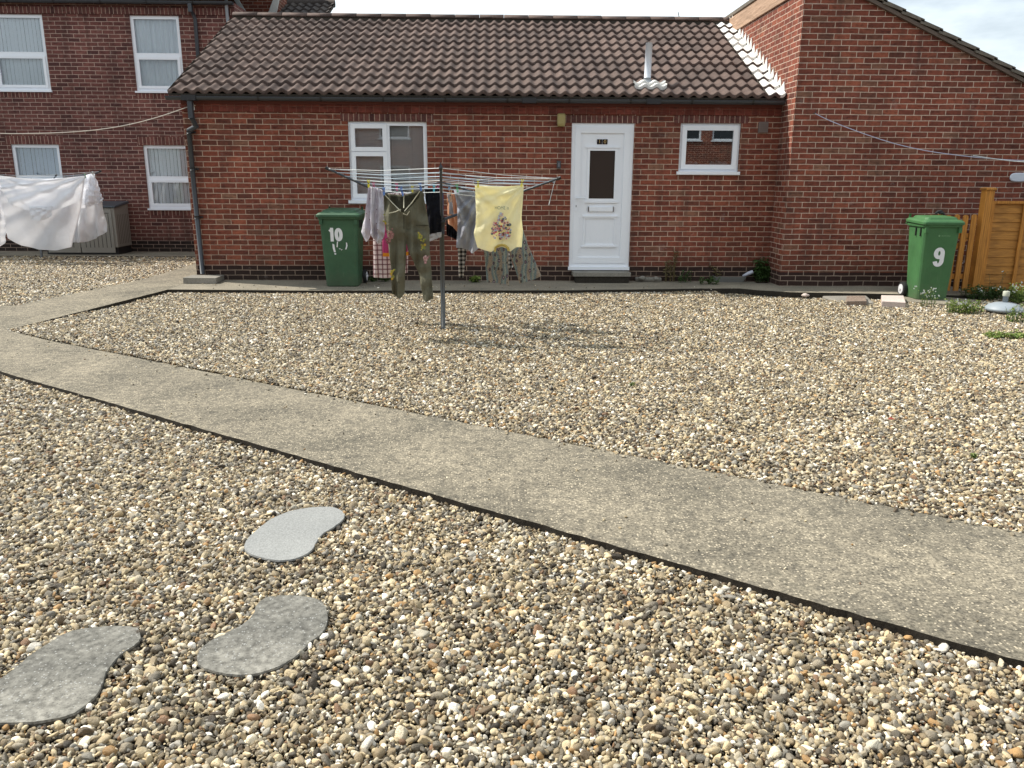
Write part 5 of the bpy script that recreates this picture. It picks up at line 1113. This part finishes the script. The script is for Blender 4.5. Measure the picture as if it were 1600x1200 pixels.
# ------------------------------------------------------------------ plants
def plant(name,x,y,z,h,n,leaf,mats,label,spread=.12,lean=.35,leaves=9,seed=0,fl=False,narrow=.32,droop=.2,cat='weed'):
    r=random.Random(seed); m=MB()
    for k in range(n):
        a=r.uniform(0,6.28); hh=h*r.uniform(.5,1.05); b=Vector((x+r.uniform(-1,1)*spread,y+r.uniform(-1,1)*spread*.6,z)); d=Vector((math.cos(a),math.sin(a)*.7,0))*lean*hh*r.uniform(.3,1)
        P=[b+d*(t*t)+Vector((0,0,hh*t-droop*hh*t**3)) for t in(0,.25,.5,.75,1)]; m.tube(P,[.0035,.003,.0025,.002,.001],4,1,cap=False)
        for j in range(leaves):
            t=r.uniform(.1,1); i=min(3,int(t*4)); p=P[i].lerp(P[i+1],t*4-i); g=r.uniform(0,6.28); dr=Vector((math.cos(g),math.sin(g),r.uniform(-.3,.7))).normalized(); L2=leaf*r.uniform(.5,1.2)
            sd=dr.cross(Vector((r.uniform(-.5,.5),r.uniform(-.5,.5),1))).normalized()*L2*narrow
            md=p+dr*L2*.5+Vector((0,0,.1*L2)); e=p+dr*L2+Vector((0,0,-.15*L2))
            m.quad([p,md+sd,e,md-sd],0,smooth=False)
        if fl and r.random()<fl:
            e=P[-1]
            for q_ in range(3): 
                c=e+Vector((r.uniform(-1,1),r.uniform(-1,1),r.uniform(-1,1)))*.02; s_=.007
                m.quad([c+Vector((-s_,0,-s_)),c+Vector((s_,0,-s_)),c+Vector((s_,.003,s_)),c+Vector((-s_,.003,s_))],2)
    o=m.build(name,list(mats),origin=(x,y,z)); tag(o,label,cat); return o
PM=(M_leaf,M_leafd,M_fl); PD=(M_leafd,M_leafd,M_fl); PY=(M_dry,M_dry,M_fl)
def pl(name,x,y,z,h,n,leaf,mats,label,**k): q=onZ(x,y,z); return plant(name,q.x,q.y,z,h,n,leaf,mats,label,**k)
pl('weed',1046,440,0,.62,9,.05,PY,'tall thin dry weed against the wall right of the doorstep',spread=.10,lean=.12,leaves=22,seed=1,narrow=.2)
pl('weed',1070,441,0,.22,9,.05,PD,'low dark weed at the foot of the tall dry weed',spread=.10,lean=.4,seed=2)
pl('leafy_plant',1191,440,0,.42,30,.11,PD,'dark green bushy plant in the corner by the gable wall',spread=.11,lean=.30,leaves=12,seed=3,narrow=.17,cat='plant')
pl('trailing_stem',1118,440,0,.42,5,.06,(M_dry,M_dry,M_fl),'bare brown stem leaning over the dark trough',spread=.05,lean=1.1,leaves=6,seed=44)
pl('weed',1106,444,0,.14,14,.05,PD,'small sprawling weed left of the dark trough',spread=.14,lean=.6,seed=5)
pl('weed',743,441,0,.11,12,.055,PM,'small bright green weed at the wall behind the dryer',spread=.06,lean=.6,leaves=10,seed=6,narrow=.45)
pl('weed',583,440,0,.10,9,.04,PD,'tiny dark weed under the plaid pyjama trousers',spread=.06,lean=.6,seed=7)
pl('weed',601,440,0,.09,9,.04,PD,'tiny dark weed behind the olive trouser legs',spread=.06,lean=.6,seed=8)
pl('weed',1449,480,-.05,.30,12,.028,PM,'wiry flowering weed in front of the number 9 bin',spread=.09,lean=.45,leaves=9,seed=9,fl=.9)
pl('weed',1502,491,-.06,.23,60,.035,PM,'yellow green clump of weeds between the bin and the parasol base',spread=.20,lean=.35,leaves=12,seed=10,fl=.3)
pl('weed',1535,468,-.05,.24,38,.045,PD,'dark green weeds growing along the foot of the orange post',spread=.22,lean=.35,leaves=13,seed=11,fl=.1)
pl('weed',1560,468,-.05,.20,34,.045,PD,'dark green weeds behind the parasol base',spread=.24,lean=.35,leaves=13,seed=12,fl=.2)
pl('weed',1597,475,-.06,.32,45,.045,PM,'tall green weeds right of the parasol base',spread=.18,lean=.3,leaves=13,seed=13,fl=.3)
pl('weed',1515,455,0,.50,9,.03,PY,'thin seeding stalks in front of the picket gate',spread=.16,lean=.2,leaves=14,seed=14,fl=.4)
pl('weed',1560,458,0,.42,12,.03,PY,'thin seeding stalks in front of the fence panel',spread=.35,lean=.2,leaves=14,seed=15,fl=.4)
pl('weed',1590,505,-.06,.26,26,.03,PM,'wispy pale weed in front of the parasol base',spread=.12,lean=.3,leaves=11,seed=16,fl=.3)
pl('weed',1575,530,-.06,.09,70,.035,PM,'low mat of yellow green weed at the right edge of the gravel',spread=.22,lean=.5,leaves=8,seed=17,narrow=.45)
pl('weed',988,603,-.03,.035,7,.02,PM,'tiny green sprout in the gravel beyond the path',spread=.015,lean=.6,leaves=5,seed=18)
pl('weed',1521,716,-.02,.04,8,.02,PM,'tiny green sprout in the gravel near the right end of the path',spread=.018,lean=.6,leaves=5,seed=19)
# fallen leaf, aerials
q=onZ(1393,658,.0); m=MB(); m.quad([(q.x-.03,q.y,.012),(q.x,q.y-.018,.02),(q.x+.03,q.y,.01),(q.x,q.y+.02,.022)]); m.build('leaf_tmp',mat('red_leaf',(.30,.05,.03),.6)); o=bpy.data.objects['leaf_tmp']; o.name='fallen_leaf'; tag(o,'single dark red leaf lying on the gravel beyond the path','leaf')
p=onY(1063,31,17); m=MB(); m.tube([(p.x,17,0),(p.x,17,p.z-.05),(p.x-.05,17,onY(1060,19,17).z)],.008,5); o=m.build('aerial',M_gal,origin=(p.x,17,0)); tag(o,'thin aerial rod showing above the bungalow ridge','aerial')
p=onY(1580,103,24); plant('bare_twig',p.x,24,p.z-.5,.75,4,.05,PY,'bare twigs above the distant low roof at the right',spread=.1,lean=.4,leaves=3,seed=50,cat='twig')
